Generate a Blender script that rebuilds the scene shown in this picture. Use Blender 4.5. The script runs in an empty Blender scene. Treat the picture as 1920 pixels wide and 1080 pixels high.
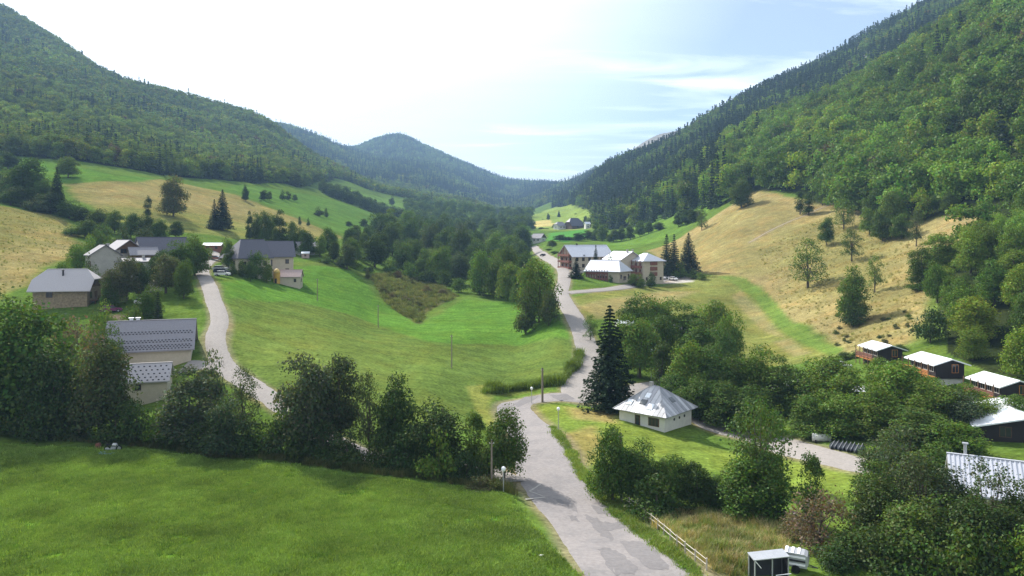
import bpy, bmesh, math, random
import numpy as np
from mathutils import Vector, Matrix

# ------------------------------------------------------------------ camera, sky, sun, exposure
scene = bpy.context.scene
F, CX, HY, CZ = 1370.0, 960.0, 450.0, 30.0        # focal length (px of a 1920 frame), centre column, horizon row, camera height
cam_d = bpy.data.cameras.new('camera'); cam = bpy.data.objects.new('camera', cam_d)
scene.collection.objects.link(cam); scene.camera = cam
cam.location = (0, 0, CZ); cam.rotation_euler = (math.radians(90), 0, 0)
cam_d.sensor_width = 36.0; cam_d.lens = 36.0 * F / 1920.0
cam_d.shift_y = -(540 - HY) / 1920.0
cam_d.clip_start = 1.0; cam_d.clip_end = 30000.0

SUN_AZ = math.radians(-37)      # left of the view direction (+Y)
SUN_EL = math.radians(38)
sun_dir = Vector((math.sin(SUN_AZ) * math.cos(SUN_EL), math.cos(SUN_AZ) * math.cos(SUN_EL), math.sin(SUN_EL)))
sl = bpy.data.lights.new('sun', 'SUN'); sl.energy = 5.0; sl.angle = math.radians(0.53); sl.color = (1.0, 0.95, 0.87)
so = bpy.data.objects.new('sun', sl); scene.collection.objects.link(so)
so.rotation_euler = sun_dir.to_track_quat('Z', 'Y').to_euler(); so.location = (0, 0, 300)

world = bpy.data.worlds.new('World'); scene.world = world; world.use_nodes = True
wn, wl = world.node_tree.nodes, world.node_tree.links
wn.clear()
wout = wn.new('ShaderNodeOutputWorld'); wbg = wn.new('ShaderNodeBackground'); wbg.inputs['Strength'].default_value = 0.062
sky = wn.new('ShaderNodeTexSky'); sky.sky_type = 'NISHITA'; sky.sun_disc = False
sky.sun_elevation = SUN_EL; sky.sun_rotation = SUN_AZ; sky.altitude = 900; sky.air_density = 1.0; sky.dust_density = 2.0; sky.ozone_density = 0.6
# thin high cloud, a noise over the sky direction
tc = wn.new('ShaderNodeTexCoord'); sep = wn.new('ShaderNodeSeparateXYZ'); wl.new(tc.outputs['Generated'], sep.inputs[0])
def wmath(op, a, b=None):
    n = wn.new('ShaderNodeMath'); n.operation = op
    for i, v in enumerate((a, b)):
        if v is None: continue
        if isinstance(v, (int, float)): n.inputs[i].default_value = v
        else: wl.new(v, n.inputs[i])
    return n.outputs[0]
zc = wmath('ADD', wmath('MAXIMUM', sep.outputs[2], 0.0), 0.10)
comb = wn.new('ShaderNodeCombineXYZ'); wl.new(wmath('DIVIDE', sep.outputs[0], zc), comb.inputs[0]); wl.new(wmath('DIVIDE', sep.outputs[1], zc), comb.inputs[1])
mp = wn.new('ShaderNodeMapping'); mp.inputs['Rotation'].default_value = (0, 0, math.radians(24)); mp.inputs['Scale'].default_value = (0.55, 1.7, 1); mp.inputs['Location'].default_value = (1.3, 0.4, 0)
wl.new(comb.outputs[0], mp.inputs[0])
cn = wn.new('ShaderNodeTexNoise'); cn.inputs['Scale'].default_value = 1.25; cn.inputs['Detail'].default_value = 9; cn.inputs['Roughness'].default_value = 0.58; cn.inputs['Distortion'].default_value = 0.7
wl.new(mp.outputs[0], cn.inputs['Vector'])
cr = wn.new('ShaderNodeValToRGB'); cr.color_ramp.elements[0].position = 0.43; cr.color_ramp.elements[1].position = 0.70
wl.new(cn.outputs['Fac'], cr.inputs[0])
# the thin cloud veil is brightest towards the sun
dt = wn.new('ShaderNodeVectorMath'); dt.operation = 'DOT_PRODUCT'; wl.new(tc.outputs['Generated'], dt.inputs[0]); dt.inputs[1].default_value = tuple(sun_dir)
vr = wn.new('ShaderNodeMapRange'); vr.interpolation_type = 'SMOOTHSTEP'; vr.inputs['From Min'].default_value = 0.50; vr.inputs['From Max'].default_value = 0.92; vr.inputs['To Max'].default_value = 0.84; wl.new(dt.outputs['Value'], vr.inputs['Value'])
veil = wmath('MAXIMUM', wmath('ADD', wmath('MULTIPLY', cr.outputs[0], 0.7), 0.13), wmath('MULTIPLY', vr.outputs[0], wmath('ADD', wmath('MULTIPLY', cn.outputs['Fac'], 0.5), 0.72)))
cm = wn.new('ShaderNodeMix'); cm.data_type = 'RGBA'; wl.new(wmath('MINIMUM', veil, 1.0), cm.inputs['Factor'])
wl.new(sky.outputs[0], cm.inputs[6]); cm.inputs[7].default_value = (16.0, 16.7, 17.1, 1)
wl.new(cm.outputs[2], wbg.inputs['Color']); wl.new(wbg.outputs[0], wout.inputs[0])

vs = scene.view_settings; vs.view_transform = 'Standard'; vs.look = 'None'; vs.exposure = 1.1; vs.gamma = 1.0; vs.use_curve_mapping = False
scene.render.engine = 'CYCLES'
cy = scene.cycles
cy.max_bounces = 5; cy.diffuse_bounces = 3; cy.glossy_bounces = 2; cy.transmission_bounces = 3; cy.volume_bounces = 0; cy.transparent_max_bounces = 4
cy.use_denoising = True; cy.denoising_prefilter = 'NONE'; cy.denoising_input_passes = 'RGB_ALBEDO_NORMAL'; cy.use_adaptive_sampling = True; cy.adaptive_threshold = 0.015; cy.caustics_reflective = False; cy.caustics_refractive = False

rng = np.random.default_rng(7); random.seed(7)
C = scene.collection

# ------------------------------------------------------------------ the lie of the land
def hash2(ix, iy, s):
    n = (ix.astype(np.int64) * 374761393 + iy.astype(np.int64) * 668265263 + s * 974711) & 0x7fffffff
    n = ((n ^ (n >> 13)) * 1274126177) & 0x7fffffff
    return ((n ^ (n >> 16)) & 0xffff) / 65535.0
def vnoise(x, y, s=0):
    ix, iy = np.floor(x), np.floor(y); fx, fy = x - ix, y - iy
    fx = fx * fx * (3 - 2 * fx); fy = fy * fy * (3 - 2 * fy)
    a, b, c, d = hash2(ix, iy, s), hash2(ix + 1, iy, s), hash2(ix, iy + 1, s), hash2(ix + 1, iy + 1, s)
    return (a * (1 - fx) + b * fx) * (1 - fy) + (c * (1 - fx) + d * fx) * fy
def fbm(x, y, s=0, o=4):
    t, a, n = 0, 0.5, 0
    for i in range(o):
        t = t + a * (vnoise(x, y, s + i * 17) - 0.5); n += a; x = x * 2.03; y = y * 2.03; a *= 0.5
    return t / n

# survey of the valley: along each line of sight (column), distance and where the ground shows
COLS = {
 -700: [(12,3300),(56,1070),(100,760),(131,630),(170,470),(250,330),(285,300),(400,250),(480,225),(600,160),(900,0),(1300,-130),(1500,-170),(1800,-140),(2600,60),(4000,220),(6500,330)],
 -300: [(12,3350),(56,1075),(100,785),(131,670),(170,510),(250,370),(285,340),(400,290),(480,262),(600,205),(900,75),(1300,-40),(1500,-85),(1800,-50),(2600,120),(4000,240),(6500,340)],
 0:    [(12,3400),(56,1080),(102,808),(131,720),(150,640),(170,560),(200,487),(250,420),(285,388),(320,374),(400,325),(480,292),(600,250),(900,150),(1300,62),(1500,22),(1800,45),(2600,180),(4000,270),(6500,350)],
 110:  [(12,3400),(56,1080),(100,820),(131,715),(148,650),(162,590),(180,540),(215,482),(250,445),(290,415),(340,375),(400,333),(470,300),(600,265),(900,185),(1250,112),(1450,88),(1750,110),(2600,200),(4000,270),(6500,350)],
 220:  [(12,3400),(56,1080),(97,832),(115,770),(131,700),(145,655),(160,595),(180,548),(210,505),(250,465),(300,432),(350,382),(400,345),(470,318),(600,288),(900,218),(1150,176),(1350,156),(1650,172),(2600,210),(4000,275),(6500,350)],
 400:  [(12,3400),(56,1080),(92,855),(110,770),(120,720),(137,642),(165,572),(190,532),(213,512),(250,478),(300,449),(350,420),(420,385),(480,357),(560,338),(700,315),(900,282),(1150,232),(1350,206),(1650,222),(2600,225),(4000,280),(6500,352)],
 500:  [(12,3400),(56,1080),(89,862),(103,788),(120,712),(145,640),(170,592),(205,548),(235,522),(262,498),(300,470),(360,437),(430,405),(520,372),(620,350),(750,328),(950,296),(1200,262),(1400,240),(1700,258),(2400,246),(2900,232),(3300,240),(4000,270),(6500,352)],
 600:  [(12,3400),(56,1080),(87,872),(95,832),(105,782),(120,720),(150,650),(185,597),(225,558),(255,520),(275,495),(310,472),(360,452),(430,430),(520,405),(650,380),(780,362),(950,340),(1200,322),(1400,312),(1700,322),(2400,284),(2900,263),(3300,268),(4000,284),(6500,352)],
 700:  [(12,3400),(56,1080),(85,885),(92,857),(108,780),(130,718),(155,662),(200,614),(235,578),(262,540),(280,520),(320,500),(380,475),(460,450),(560,430),(690,407),(800,398),(950,382),(1200,362),(1400,352),(1700,352),(2400,315),(3000,294),(3400,285),(3800,270),(4500,290),(6500,352)],
 660:  [(12,3400),(56,1080),(86,880),(93,846),(106,782),(126,718),(153,657),(194,606),(231,568),(259,531),(278,508),(316,486),(372,464),(448,441),(545,420),(675,396),(790,382),(950,364),(1200,346),(1400,337),(1700,342),(2400,308),(3000,288),(3300,292),(3900,286),(4500,300),(6500,352)],
 745:  [(12,3400),(56,1080),(84,891),(92,857),(109,784),(140,702),(167,653),(207,613),(237,584),(263,553),(285,534),(330,514),(404,484),(508,455),(640,432),(790,415),(910,403),(1080,388),(1250,372),(1400,365),(1700,362),(2400,325),(3000,298),(3400,275),(3800,260),(4500,285),(6500,352)],
 800:  [(12,3400),(56,1080),(83,897),(92,857),(110,790),(150,686),(180,644),(215,612),(240,590),(265,566),(290,548),(340,528),(430,492),(560,460),(720,435),(900,416),(1050,401),(1200,388),(1400,378),(1700,372),(2400,335),(3000,308),(3400,293),(3800,281),(4500,300),(6500,354)],
 875:  [(12,3400),(56,1080),(81,911),(96,850),(120,778),(150,702),(180,653),(217,609),(248,580),(272,560),(310,539),(370,517),(465,488),(630,456),(860,430),(1100,406),(1300,394),(1600,386),(2000,378),(2500,355),(3000,335),(3500,318),(3900,313),(4500,325),(6500,358)],
 960:  [(12,3400),(56,1080),(79,925),(100,842),(130,766),(150,718),(180,662),(220,606),(255,570),(280,554),(330,530),(400,509),(500,485),(700,452),(1000,424),(1400,408),(1600,404),(1900,398),(2500,378),(3200,352),(3800,342),(4500,350),(6500,362)],
 1060: [(12,3400),(56,1082),(70,985),(82,920),(100,836),(125,765),(155,692),(196,607),(235,560),(265,535),(300,512),(350,490),(450,466),(600,446),(800,431),(1000,414),(1300,396),(1500,386),(2000,366),(2600,352),(3200,352),(4500,352),(6500,364)],
 1150: [(12,3400),(56,1085),(70,990),(82,925),(100,842),(122,772),(152,700),(190,625),(235,566),(270,540),(300,522),(350,497),(450,468),(600,445),(720,428),(800,408),(1000,366),(1300,325),(1500,312),(2000,318),(2600,306),(3200,320),(4500,340),(6500,364)],
 1250: [(12,3400),(56,1085),(75,962),(100,852),(113,806),(135,746),(150,712),(180,652),(220,597),(260,562),(285,542),(310,526),(370,490),(440,455),(520,425),(610,405),(700,376),(900,322),(1100,288),(1300,275),(1600,284),(2300,266),(2800,253),(4500,330),(6500,364)],
 1400: [(12,3400),(56,1085),(75,968),(90,908),(100,862),(115,812),(140,746),(170,692),(210,635),(240,592),(265,558),(290,522),(330,470),(370,425),(415,388),(450,364),(520,330),(600,295),(690,264),(780,262),(900,232),(1100,200),(1280,188),(1600,200),(2500,230),(4500,320),(6500,364)],
 1550: [(12,3400),(56,1085),(75,962),(90,880),(105,818),(130,746),(150,702),(170,667),(188,637),(215,585),(250,528),(290,472),(330,420),(365,387),(400,350),(450,308),(520,265),(600,228),(680,203),(770,203),(900,165),(1100,130),(1250,118),(1600,135),(2500,200),(4500,300),(6500,364)],
 1700: [(12,3400),(56,1085),(75,948),(90,862),(110,782),(125,732),(140,692),(155,654),(175,606),(205,545),(240,487),(280,426),(320,374),(360,325),(420,257),(480,197),(550,148),(620,122),(700,128),(850,90),(1050,52),(1200,38),(1600,60),(2500,150),(4500,290),(6500,364)],
 1920: [(12,3400),(56,1080),(75,932),(90,848),(105,778),(118,727),(130,682),(150,610),(180,520),(220,420),(260,340),(310,245),(370,155),(440,75),(520,15),(600,-15),(700,-5),(1000,-60),(1200,-75),(1600,-40),(2500,100),(4500,280),(6500,364)],
 2300: [(12,3350),(56,1075),(75,920),(90,828),(105,745),(118,680),(130,620),(150,530),(180,420),(220,310),(260,220),(310,110),(370,10),(440,-80),(520,-150),(600,-180),(700,-170),(1000,-230),(1200,-240),(1600,-200),(2500,0),(4500,260),(6500,364)],
 2700: [(12,3300),(56,1070),(75,905),(90,805),(105,710),(118,635),(130,565),(150,460),(180,340),(220,210),(260,110),(310,-10),(370,-110),(440,-210),(520,-280),(600,-310),(700,-300),(1000,-360),(1200,-370),(1600,-330),(2500,-100),(4500,240),(6500,364)],
}
def pchip(xk, yk, x):
    xk, yk = np.asarray(xk, float), np.asarray(yk, float)
    h = np.diff(xk); dl = np.diff(yk) / h
    m = np.zeros(len(xk))
    w1, w2 = 2 * h[1:] + h[:-1], h[1:] + 2 * h[:-1]
    ok = dl[:-1] * dl[1:] > 0
    with np.errstate(divide='ignore', invalid='ignore'):
        mm = (w1 + w2) / (w1 / dl[:-1] + w2 / dl[1:])
    m[1:-1] = np.where(ok, mm, 0); m[0], m[-1] = dl[0], dl[-1]
    i = np.clip(np.searchsorted(xk, x) - 1, 0, len(h) - 1)
    t = (x - xk[i]) / h[i]
    return ((1 + 2 * t) * (1 - t) ** 2 * yk[i] + t * (1 - t) ** 2 * h[i] * m[i] + t * t * (3 - 2 * t) * yk[i + 1] + t * t * (t - 1) * h[i] * m[i + 1])
NU, NV = 610, 900
GU = np.linspace(-700, 2700, NU); LD0, LD1 = math.log(12), math.log(6500); GL = np.linspace(LD0, LD1, NV); GD = np.exp(GL)
ck = sorted(COLS)
tab = []
for k in ck:
    ds = np.log([a for a, b in COLS[k]]); zs = [CZ + (HY - b) / F * a for a, b in COLS[k]]
    tab.append(pchip(ds, zs, GL) / GD)
tab = np.array(tab)                                   # slope to the ground, per column
Z = np.zeros((NU, NV))
for j in range(NV): Z[:, j] = pchip(ck, tab[:, j], GU) * GD[j]
XG = (GU[:, None] - CX) / F * GD[None, :]; YG = np.broadcast_to(GD[None, :], XG.shape)
far = np.clip((YG - 450) / 700, 0, 1); veryfar = np.clip((YG - 1500) / 1500, 0, 1)
Z += fbm(XG / 9, YG / 9, 3, 3) * 0.35 * np.clip(1 - far * 2, 0, 1)
Z += fbm(XG / 45, YG / 45, 5, 3) * np.clip((YG - 120) / 200, 0, 1) * 2.2
Z += fbm(XG / 170, YG / 170, 9, 4) * far * 26
Z += fbm(XG / 520, YG / 520, 29, 4) * veryfar * 45
def zat(x, y):
    x = np.asarray(x, float); y = np.maximum(np.asarray(y, float), 12.1)
    u = np.clip((CX + F * x / y - GU[0]) / (GU[1] - GU[0]), 0, NU - 1.001); v = np.clip((np.log(y) - LD0) / (GL[1] - GL[0]), 0, NV - 1.001)
    i, j = u.astype(int), v.astype(int); a, b = u - i, v - j
    return (Z[i, j] * (1 - a) + Z[i + 1, j] * a) * (1 - b) + (Z[i, j + 1] * (1 - a) + Z[i + 1, j + 1] * a) * b
def hit(px, py):
    """world x, y where the line of sight through photo position px, py first meets the ground"""
    d = GD[200:]; x = (px - CX) / F * d
    g = HY - F * (zat(x, d) - CZ) / d
    k = np.argmax(g <= py)
    if g[k] > py: k = len(d) - 1
    if k > 0:
        t = (g[k - 1] - py) / max(g[k - 1] - g[k], 1e-6); dd = d[k - 1] + t * (d[k] - d[k - 1])
    else: dd = d[0]
    return (px - CX) / F * dd, dd
def at(px, d): return (px - CX) / F * d, d
def poly_from(pts): return np.array([hit(*p) for p in pts])
def seg_dist(P, A, B):
    d = B - A; L = (d * d).sum() + 1e-9
    t = np.clip(((P - A) * d).sum(-1) / L, 0, 1)
    q = A + t[..., None] * d
    return np.sqrt(((P - q) ** 2).sum(-1))
def poly_sd(P, poly):
    """signed distance (positive inside)"""
    inside = np.zeros(P.shape[:-1], bool); dist = np.full(P.shape[:-1], 1e9)
    n = len(poly)
    for i in range(n):
        A, B = poly[i], poly[(i + 1) % n]
        dist = np.minimum(dist, seg_dist(P, A, B))
        c = ((A[1] > P[..., 1]) != (B[1] > P[..., 1]))
        with np.errstate(divide='ignore', invalid='ignore'):
            xi = (B[0] - A[0]) * (P[..., 1] - A[1]) / (B[1] - A[1] + 1e-12) + A[0]
        inside ^= c & (P[..., 0] < xi)
    return np.where(inside, dist, -dist)

# ------------------------------------------------------------------ materials
def lin(r, g, b):
    f = lambda c: (c / 255 / 12.92) if c / 255 <= 0.04045 else ((c / 255 + 0.055) / 1.055) ** 2.4
    return (f(r), f(g), f(b))
MATS = {}
def mat(name, col, rough=0.8, var=0.15, scale=3.0, bump=0.0, metal=0.0, spec=0.3, ramp2=None, stretch=(1, 1, 1)):
    if name in MATS: return MATS[name]
    m = bpy.data.materials.new(name); m.use_nodes = True; MATS[name] = m
    n, l = m.node_tree.nodes, m.node_tree.links
    b = n['Principled BSDF']; b.inputs['Roughness'].default_value = rough; b.inputs['Metallic'].default_value = metal; b.inputs['Specular IOR Level'].default_value = spec
    t = n.new('ShaderNodeTexCoord'); mpn = n.new('ShaderNodeMapping'); mpn.inputs['Scale'].default_value = stretch; l.new(t.outputs['Object'], mpn.inputs[0])
    ns = n.new('ShaderNodeTexNoise'); ns.inputs['Scale'].default_value = scale; ns.inputs['Detail'].default_value = 6; ns.inputs['Roughness'].default_value = 0.65; l.new(mpn.outputs[0], ns.inputs['Vector'])
    r = n.new('ShaderNodeValToRGB'); c2 = ramp2 or tuple(c * (1 + var) for c in col)
    r.color_ramp.elements[0].position = 0.3; r.color_ramp.elements[1].position = 0.7
    r.color_ramp.elements[0].color = (*[c * (1 - var) for c in col], 1); r.color_ramp.elements[1].color = (*c2, 1)
    l.new(ns.outputs['Fac'], r.inputs[0]); l.new(r.outputs[0], b.inputs['Base Color'])
    if bump:
        bn = n.new('ShaderNodeBump'); bn.inputs['Strength'].default_value = bump; bn.inputs['Distance'].default_value = 0.05
        l.new(ns.outputs['Fac'], bn.inputs['Height']); l.new(bn.outputs[0], b.inputs['Normal'])
    return m
def leaf_mat(name, instanced):
    m = bpy.data.materials.new(name); m.use_nodes = True; MATS[name] = m
    n, l = m.node_tree.nodes, m.node_tree.links; n.clear()
    out = n.new('ShaderNodeOutputMaterial'); mix = n.new('ShaderNodeMixShader'); df = n.new('ShaderNodeBsdfDiffuse'); tr = n.new('ShaderNodeBsdfTranslucent')
    gl = n.new('ShaderNodeBsdfGlossy'); gl.inputs['Roughness'].default_value = 0.5; gl.inputs['Color'].default_value = (1, 1, 1, 1); mix2 = n.new('ShaderNodeMixShader')
    mix.inputs[0].default_value = 0.25; mix2.inputs[0].default_value = 0.008
    if instanced:
        a = n.new('ShaderNodeAttribute'); a.attribute_type = 'INSTANCER'; a.attribute_name = 'tint'; colr = a.outputs['Color']
    else:
        a = n.new('ShaderNodeObjectInfo'); colr = a.outputs['Color']
    v = n.new('ShaderNodeAttribute'); v.attribute_name = 'leaf'
    mul = n.new('ShaderNodeMix'); mul.data_type = 'RGBA'; mul.blend_type = 'MULTIPLY'; mul.inputs['Factor'].default_value = 1
    l.new(colr, mul.inputs[6]); l.new(v.outputs['Color'], mul.inputs[7])
    t2 = n.new('ShaderNodeMix'); t2.data_type = 'RGBA'; t2.blend_type = 'MULTIPLY'; t2.inputs['Factor'].default_value = 1; t2.inputs[7].default_value = (1.5, 1.45, 0.6, 1)
    l.new(mul.outputs[2], t2.inputs[6]); l.new(mul.outputs[2], df.inputs['Color']); l.new(t2.outputs[2], tr.inputs['Color'])
    l.new(df.outputs[0], mix.inputs[1]); l.new(tr.outputs[0], mix.inputs[2]); l.new(mix.outputs[0], mix2.inputs[1]); l.new(gl.outputs[0], mix2.inputs[2]); l.new(mix2.outputs[0], out.inputs[0])
    return m
M_LEAF = leaf_mat('foliage', False); M_LEAFI = leaf_mat('forest_foliage', True)
M_BARK = mat('bark', (0.085, 0.065, 0.05), 0.9, 0.35, 4, 0.3)

# ------------------------------------------------------------------ object helpers
def mesh_np(name, verts, faces, m=None, smooth=False):
    me = bpy.data.meshes.new(name)
    verts = np.asarray(verts, np.float32); faces = np.asarray(faces, np.int32)
    nv, nf, k = len(verts), len(faces), faces.shape[1]
    me.vertices.add(nv); me.vertices.foreach_set('co', verts.ravel())
    me.loops.add(nf * k); me.loops.foreach_set('vertex_index', faces.ravel())
    me.polygons.add(nf); me.polygons.foreach_set('loop_start', np.arange(0, nf * k, k, dtype=np.int32)); me.polygons.foreach_set('loop_total', np.full(nf, k, np.int32))
    if smooth: me.polygons.foreach_set('use_smooth', np.ones(nf, bool))
    me.update(); me.validate()
    if m: me.materials.append(m)
    return me
def obj(name, me, parent=None, loc=(0, 0, 0)):
    o = bpy.data.objects.new(name, me); C.objects.link(o); o.location = loc
    if parent: o.parent = parent
    return o
def tag(o, label=None, cat=None, group=None, kind=None):
    if label: o['label'] = label
    if cat: o['category'] = cat
    if group: o['group'] = group
    if kind: o['kind'] = kind
    return o
def thing(name, label, cat, loc, rz=0.0, group=None):
    o = bpy.data.objects.new(name, None); C.objects.link(o); o.location = loc; o.rotation_euler = (0, 0, rz); o.empty_display_size = 0.5
    return tag(o, label, cat, group)
class MB:
    """collects boxes, prisms, tubes and polygons into one mesh"""
    def __init__(s): s.v, s.f = [], []
    def add(s, vs, fs):
        b = len(s.v); s.v += [tuple(v) for v in vs]; s.f += [tuple(b + i for i in f) for f in fs]; return s
    def box(s, x0, x1, y0, y1, z0, z1):
        return s.add([(x0,y0,z0),(x1,y0,z0),(x1,y1,z0),(x0,y1,z0),(x0,y0,z1),(x1,y0,z1),(x1,y1,z1),(x0,y1,z1)], [(0,3,2,1),(4,5,6,7),(0,1,5,4),(1,2,6,5),(2,3,7,6),(3,0,4,7)])
    def slab(s, pts, t):
        """flat polygon thickened downwards by t"""
        n = len(pts); lo = [(p[0], p[1], p[2] - t) for p in pts]
        return s.add(list(pts) + lo, [tuple(range(n)), tuple(range(2 * n - 1, n - 1, -1))] + [(i, n + i, n + (i + 1) % n, (i + 1) % n) for i in range(n)])
    def tube(s, p, q, r0, r1=None, n=8, caps=True):
        r1 = r0 if r1 is None else r1
        p, q = Vector(p), Vector(q); d = (q - p).normalized(); a = d.orthogonal().normalized(); b = d.cross(a)
        vs = [p + (a * math.cos(2 * math.pi * i / n) + b * math.sin(2 * math.pi * i / n)) * r0 for i in range(n)] + [q + (a * math.cos(2 * math.pi * i / n) + b * math.sin(2 * math.pi * i / n)) * r1 for i in range(n)]
        fs = [(i, (i + 1) % n, n + (i + 1) % n, n + i) for i in range(n)]
        if caps: fs += [tuple(range(n - 1, -1, -1)), tuple(range(n, 2 * n))]
        return s.add(vs, fs)
    def lathe(s, prof, n=14, c=(0, 0, 0)):
        vs = [(c[0] + r * math.cos(2 * math.pi * i / n), c[1] + r * math.sin(2 * math.pi * i / n), c[2] + z) for r, z in prof for i in range(n)]
        fs = [(k * n + i, k * n + (i + 1) % n, (k + 1) * n + (i + 1) % n, (k + 1) * n + i) for k in range(len(prof) - 1) for i in range(n)]
        fs += [tuple(range(n - 1, -1, -1)), tuple(range((len(prof) - 1) * n, len(prof) * n))]
        return s.add(vs, fs)
    def mesh(s, name, m, smooth=False):
        me = bpy.data.meshes.new(name); me.from_pydata(s.v, [], s.f); me.materials.append(m)
        if smooth: me.polygons.foreach_set('use_smooth', np.ones(len(me.polygons), bool))
        me.update(); return me
    def build(s, name, m, parent=None, smooth=False): return obj(name, s.mesh(name, m, smooth), parent)
def copy_tree(o, parent=None):
    c = o.copy(); C.objects.link(c); c.parent = parent
    for ch in o.children: copy_tree(ch, c)
    return c

# ------------------------------------------------------------------ ground sheet with its fields
P = np.stack([XG, YG], -1)
nz = fbm(XG / 14, YG / 14, 41, 4)
GREEN, FORE, MEAD, VIV = (0.072, 0.122, 0.022), (0.060, 0.130, 0.014), (0.082, 0.124, 0.027), (0.070, 0.146, 0.022)
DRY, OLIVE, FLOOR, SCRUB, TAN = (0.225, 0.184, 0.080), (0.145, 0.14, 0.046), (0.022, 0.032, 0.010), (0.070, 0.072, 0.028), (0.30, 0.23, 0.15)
col = np.empty(XG.shape + (3,)); col[:] = GREEN
def paint(pts, c, soft=1.5, wob=3.0, amt=1.0, poly=None):
    pl = poly if poly is not None else poly_from(pts)
    lo, hi = pl.min(0) - 20, pl.max(0) + 20
    mk = (XG > lo[0]) & (XG < hi[0]) & (YG > lo[1]) & (YG < hi[1])
    sd = poly_sd(P[mk], pl) + nz[mk] * wob
    w = np.clip(sd / soft + 0.5, 0, 1)[:, None] * amt
    col[mk] = col[mk] * (1 - w) + np.array(c) * w
# forests: from which distance on, per column, the slopes are wooded
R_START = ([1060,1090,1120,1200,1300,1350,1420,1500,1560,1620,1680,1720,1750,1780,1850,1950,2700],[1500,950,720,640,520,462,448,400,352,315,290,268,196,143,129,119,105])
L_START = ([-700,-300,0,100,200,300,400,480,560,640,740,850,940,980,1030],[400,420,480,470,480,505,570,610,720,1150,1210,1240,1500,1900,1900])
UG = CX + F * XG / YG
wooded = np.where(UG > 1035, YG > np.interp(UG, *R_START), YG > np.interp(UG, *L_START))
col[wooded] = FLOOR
ROCKY = ((UG > 1120) & (YG > 2100)) | ((UG > 1560) & (YG > 950) & (fbm(XG / 60, YG / 60, 91, 4) > 0.10))
col[ROCKY] = (0.17, 0.168, 0.15)
paint([(0,830),(300,850),(600,885),(800,910),(960,935),(1000,990),(1090,1078),(900,1079),(0,1079),(-300,1079),(-300,820)], FORE, 1.0, 1.5)
paint([(395,660),(430,560),(470,505),(560,492),(690,515),(720,570),(780,605),(860,560),(990,560),(1060,590),(1085,660),(1060,715),(920,740),(900,800),(700,840),(560,760),(470,700)], MEAD, 1.5, 2)
paint([(420,530),(520,500),(660,508),(722,568),(790,606),(870,562),(990,562),(1058,592),(1082,640),(950,645),(800,640),(700,605),(560,565),(430,560)], VIV, 2.5, 4)
paint([(430,640),(560,600),(700,640),(760,690),(640,760),(520,720)], (0.115,0.150,0.034), 14, 8, 0.5)
paint([(692,518),(740,512),(800,520),(845,548),(862,556),(800,585),(786,607),(745,585),(715,560)], SCRUB, 1.5, 4)
paint([(900,735),(1050,722),(1085,690),(1092,668),(1085,660),(1062,712),(920,726)], (0.075,0.105,0.022), 0.8, 1.0)
paint([(875,725),(930,720),(915,760),(935,800),(925,810),(890,760)], (0.17,0.19,0.045), 1.0, 1.0)
# left slopes
paint([(-300,420),(0,386),(90,400),(140,425),(150,470),(60,520),(0,560),(-300,620)], OLIVE, 3, 6)
paint([(-20,480),(70,470),(140,455),(130,490),(60,525),(0,560),(-100,560)], DRY, 4, 9, 0.5)
paint([(70,415),(150,440),(140,480),(60,500),(0,520),(0,470)], DRY, 6, 14, 0.35)
paint([(125,345),(200,338),(300,336),(370,350),(440,365),(560,410),(640,445),(600,452),(500,430),(420,425),(300,415),(200,400),(140,375)], (0.165,0.15,0.052), 4, 8)
paint([(150,355),(300,350),(420,372),(520,405),(430,400),(300,380),(190,380)], DRY, 8, 22, 0.4)
paint([(180,385),(300,395),(430,410),(520,440),(450,450),(300,432),(200,415)], (0.15,0.16,0.045), 5, 8, 0.8)
paint([(0,285),(120,310),(220,330),(300,334),(250,342),(130,345),(0,325)], (0.07,0.14,0.022), 3, 3)
paint([(440,345),(540,360),(640,380),(700,400),(690,430),(650,442),(560,405),(470,372),(420,355)], (0.07,0.135,0.024), 3, 4)
paint([(642,351),(740,376),(865,408),(800,404),(700,391),(640,372)], (0.09,0.16,0.03), 4, 4)
# valley floor and hamlet
paint([(965,418),(1020,395),(1050,388),(1110,395),(1115,430),(1050,432),(1000,430)], (0.15,0.21,0.045), 4, 6)
paint([(970,418),(1030,412),(1040,424),(985,428)], (0.34,0.30,0.11), 3, 4)
paint([(1030,437),(1100,430),(1105,442),(1060,455),(1025,452)], (0.06,0.18,0.03), 3, 3)
# right side: green strip, dry slope, mown field
paint([(1130,470),(1250,445),(1365,372),(1330,375),(1250,395),(1210,412),(1130,440)], (0.085,0.155,0.026), 4, 4)
paint([(1215,470),(1290,435),(1370,385),(1410,360),(1470,366),(1560,385),(1640,400),(1700,420),(1840,395),(1835,440),(1760,470),(1740,600),(1700,645),(1600,658),(1560,640),(1480,600),(1420,540),(1330,515),(1240,500)], DRY, 3, 6)
paint([(1420,470),(1560,400),(1720,430),(1740,560),(1690,640),(1600,610),(1510,560)], OLIVE, 25, 22, 0.75)
paint([(1065,560),(1180,540),(1300,520),(1370,515),(1430,535),(1475,600),(1570,650),(1560,672),(1400,690),(1350,620),(1200,600),(1080,600)], (0.135,0.15,0.04), 2, 4)
paint([(1340,516),(1400,522),(1440,550),(1490,610),(1580,655),(1560,668),(1470,625),(1420,565),(1380,535)], (0.095,0.15,0.03), 1.2, 1)
paint([(1390,545),(1420,575),(1470,632),(1440,625),(1400,590),(1370,555)], TAN, 1.5, 1.5, 0.28)
paint([(1480,635),(1520,662),(1490,668),(1450,640)], TAN, 1.5, 1.5, 0.28)
paint([(1085,575),(1140,560),(1240,545),(1310,545),(1240,570),(1120,598)], (0.23,0.19,0.09), 3, 3, 0.6)
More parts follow.
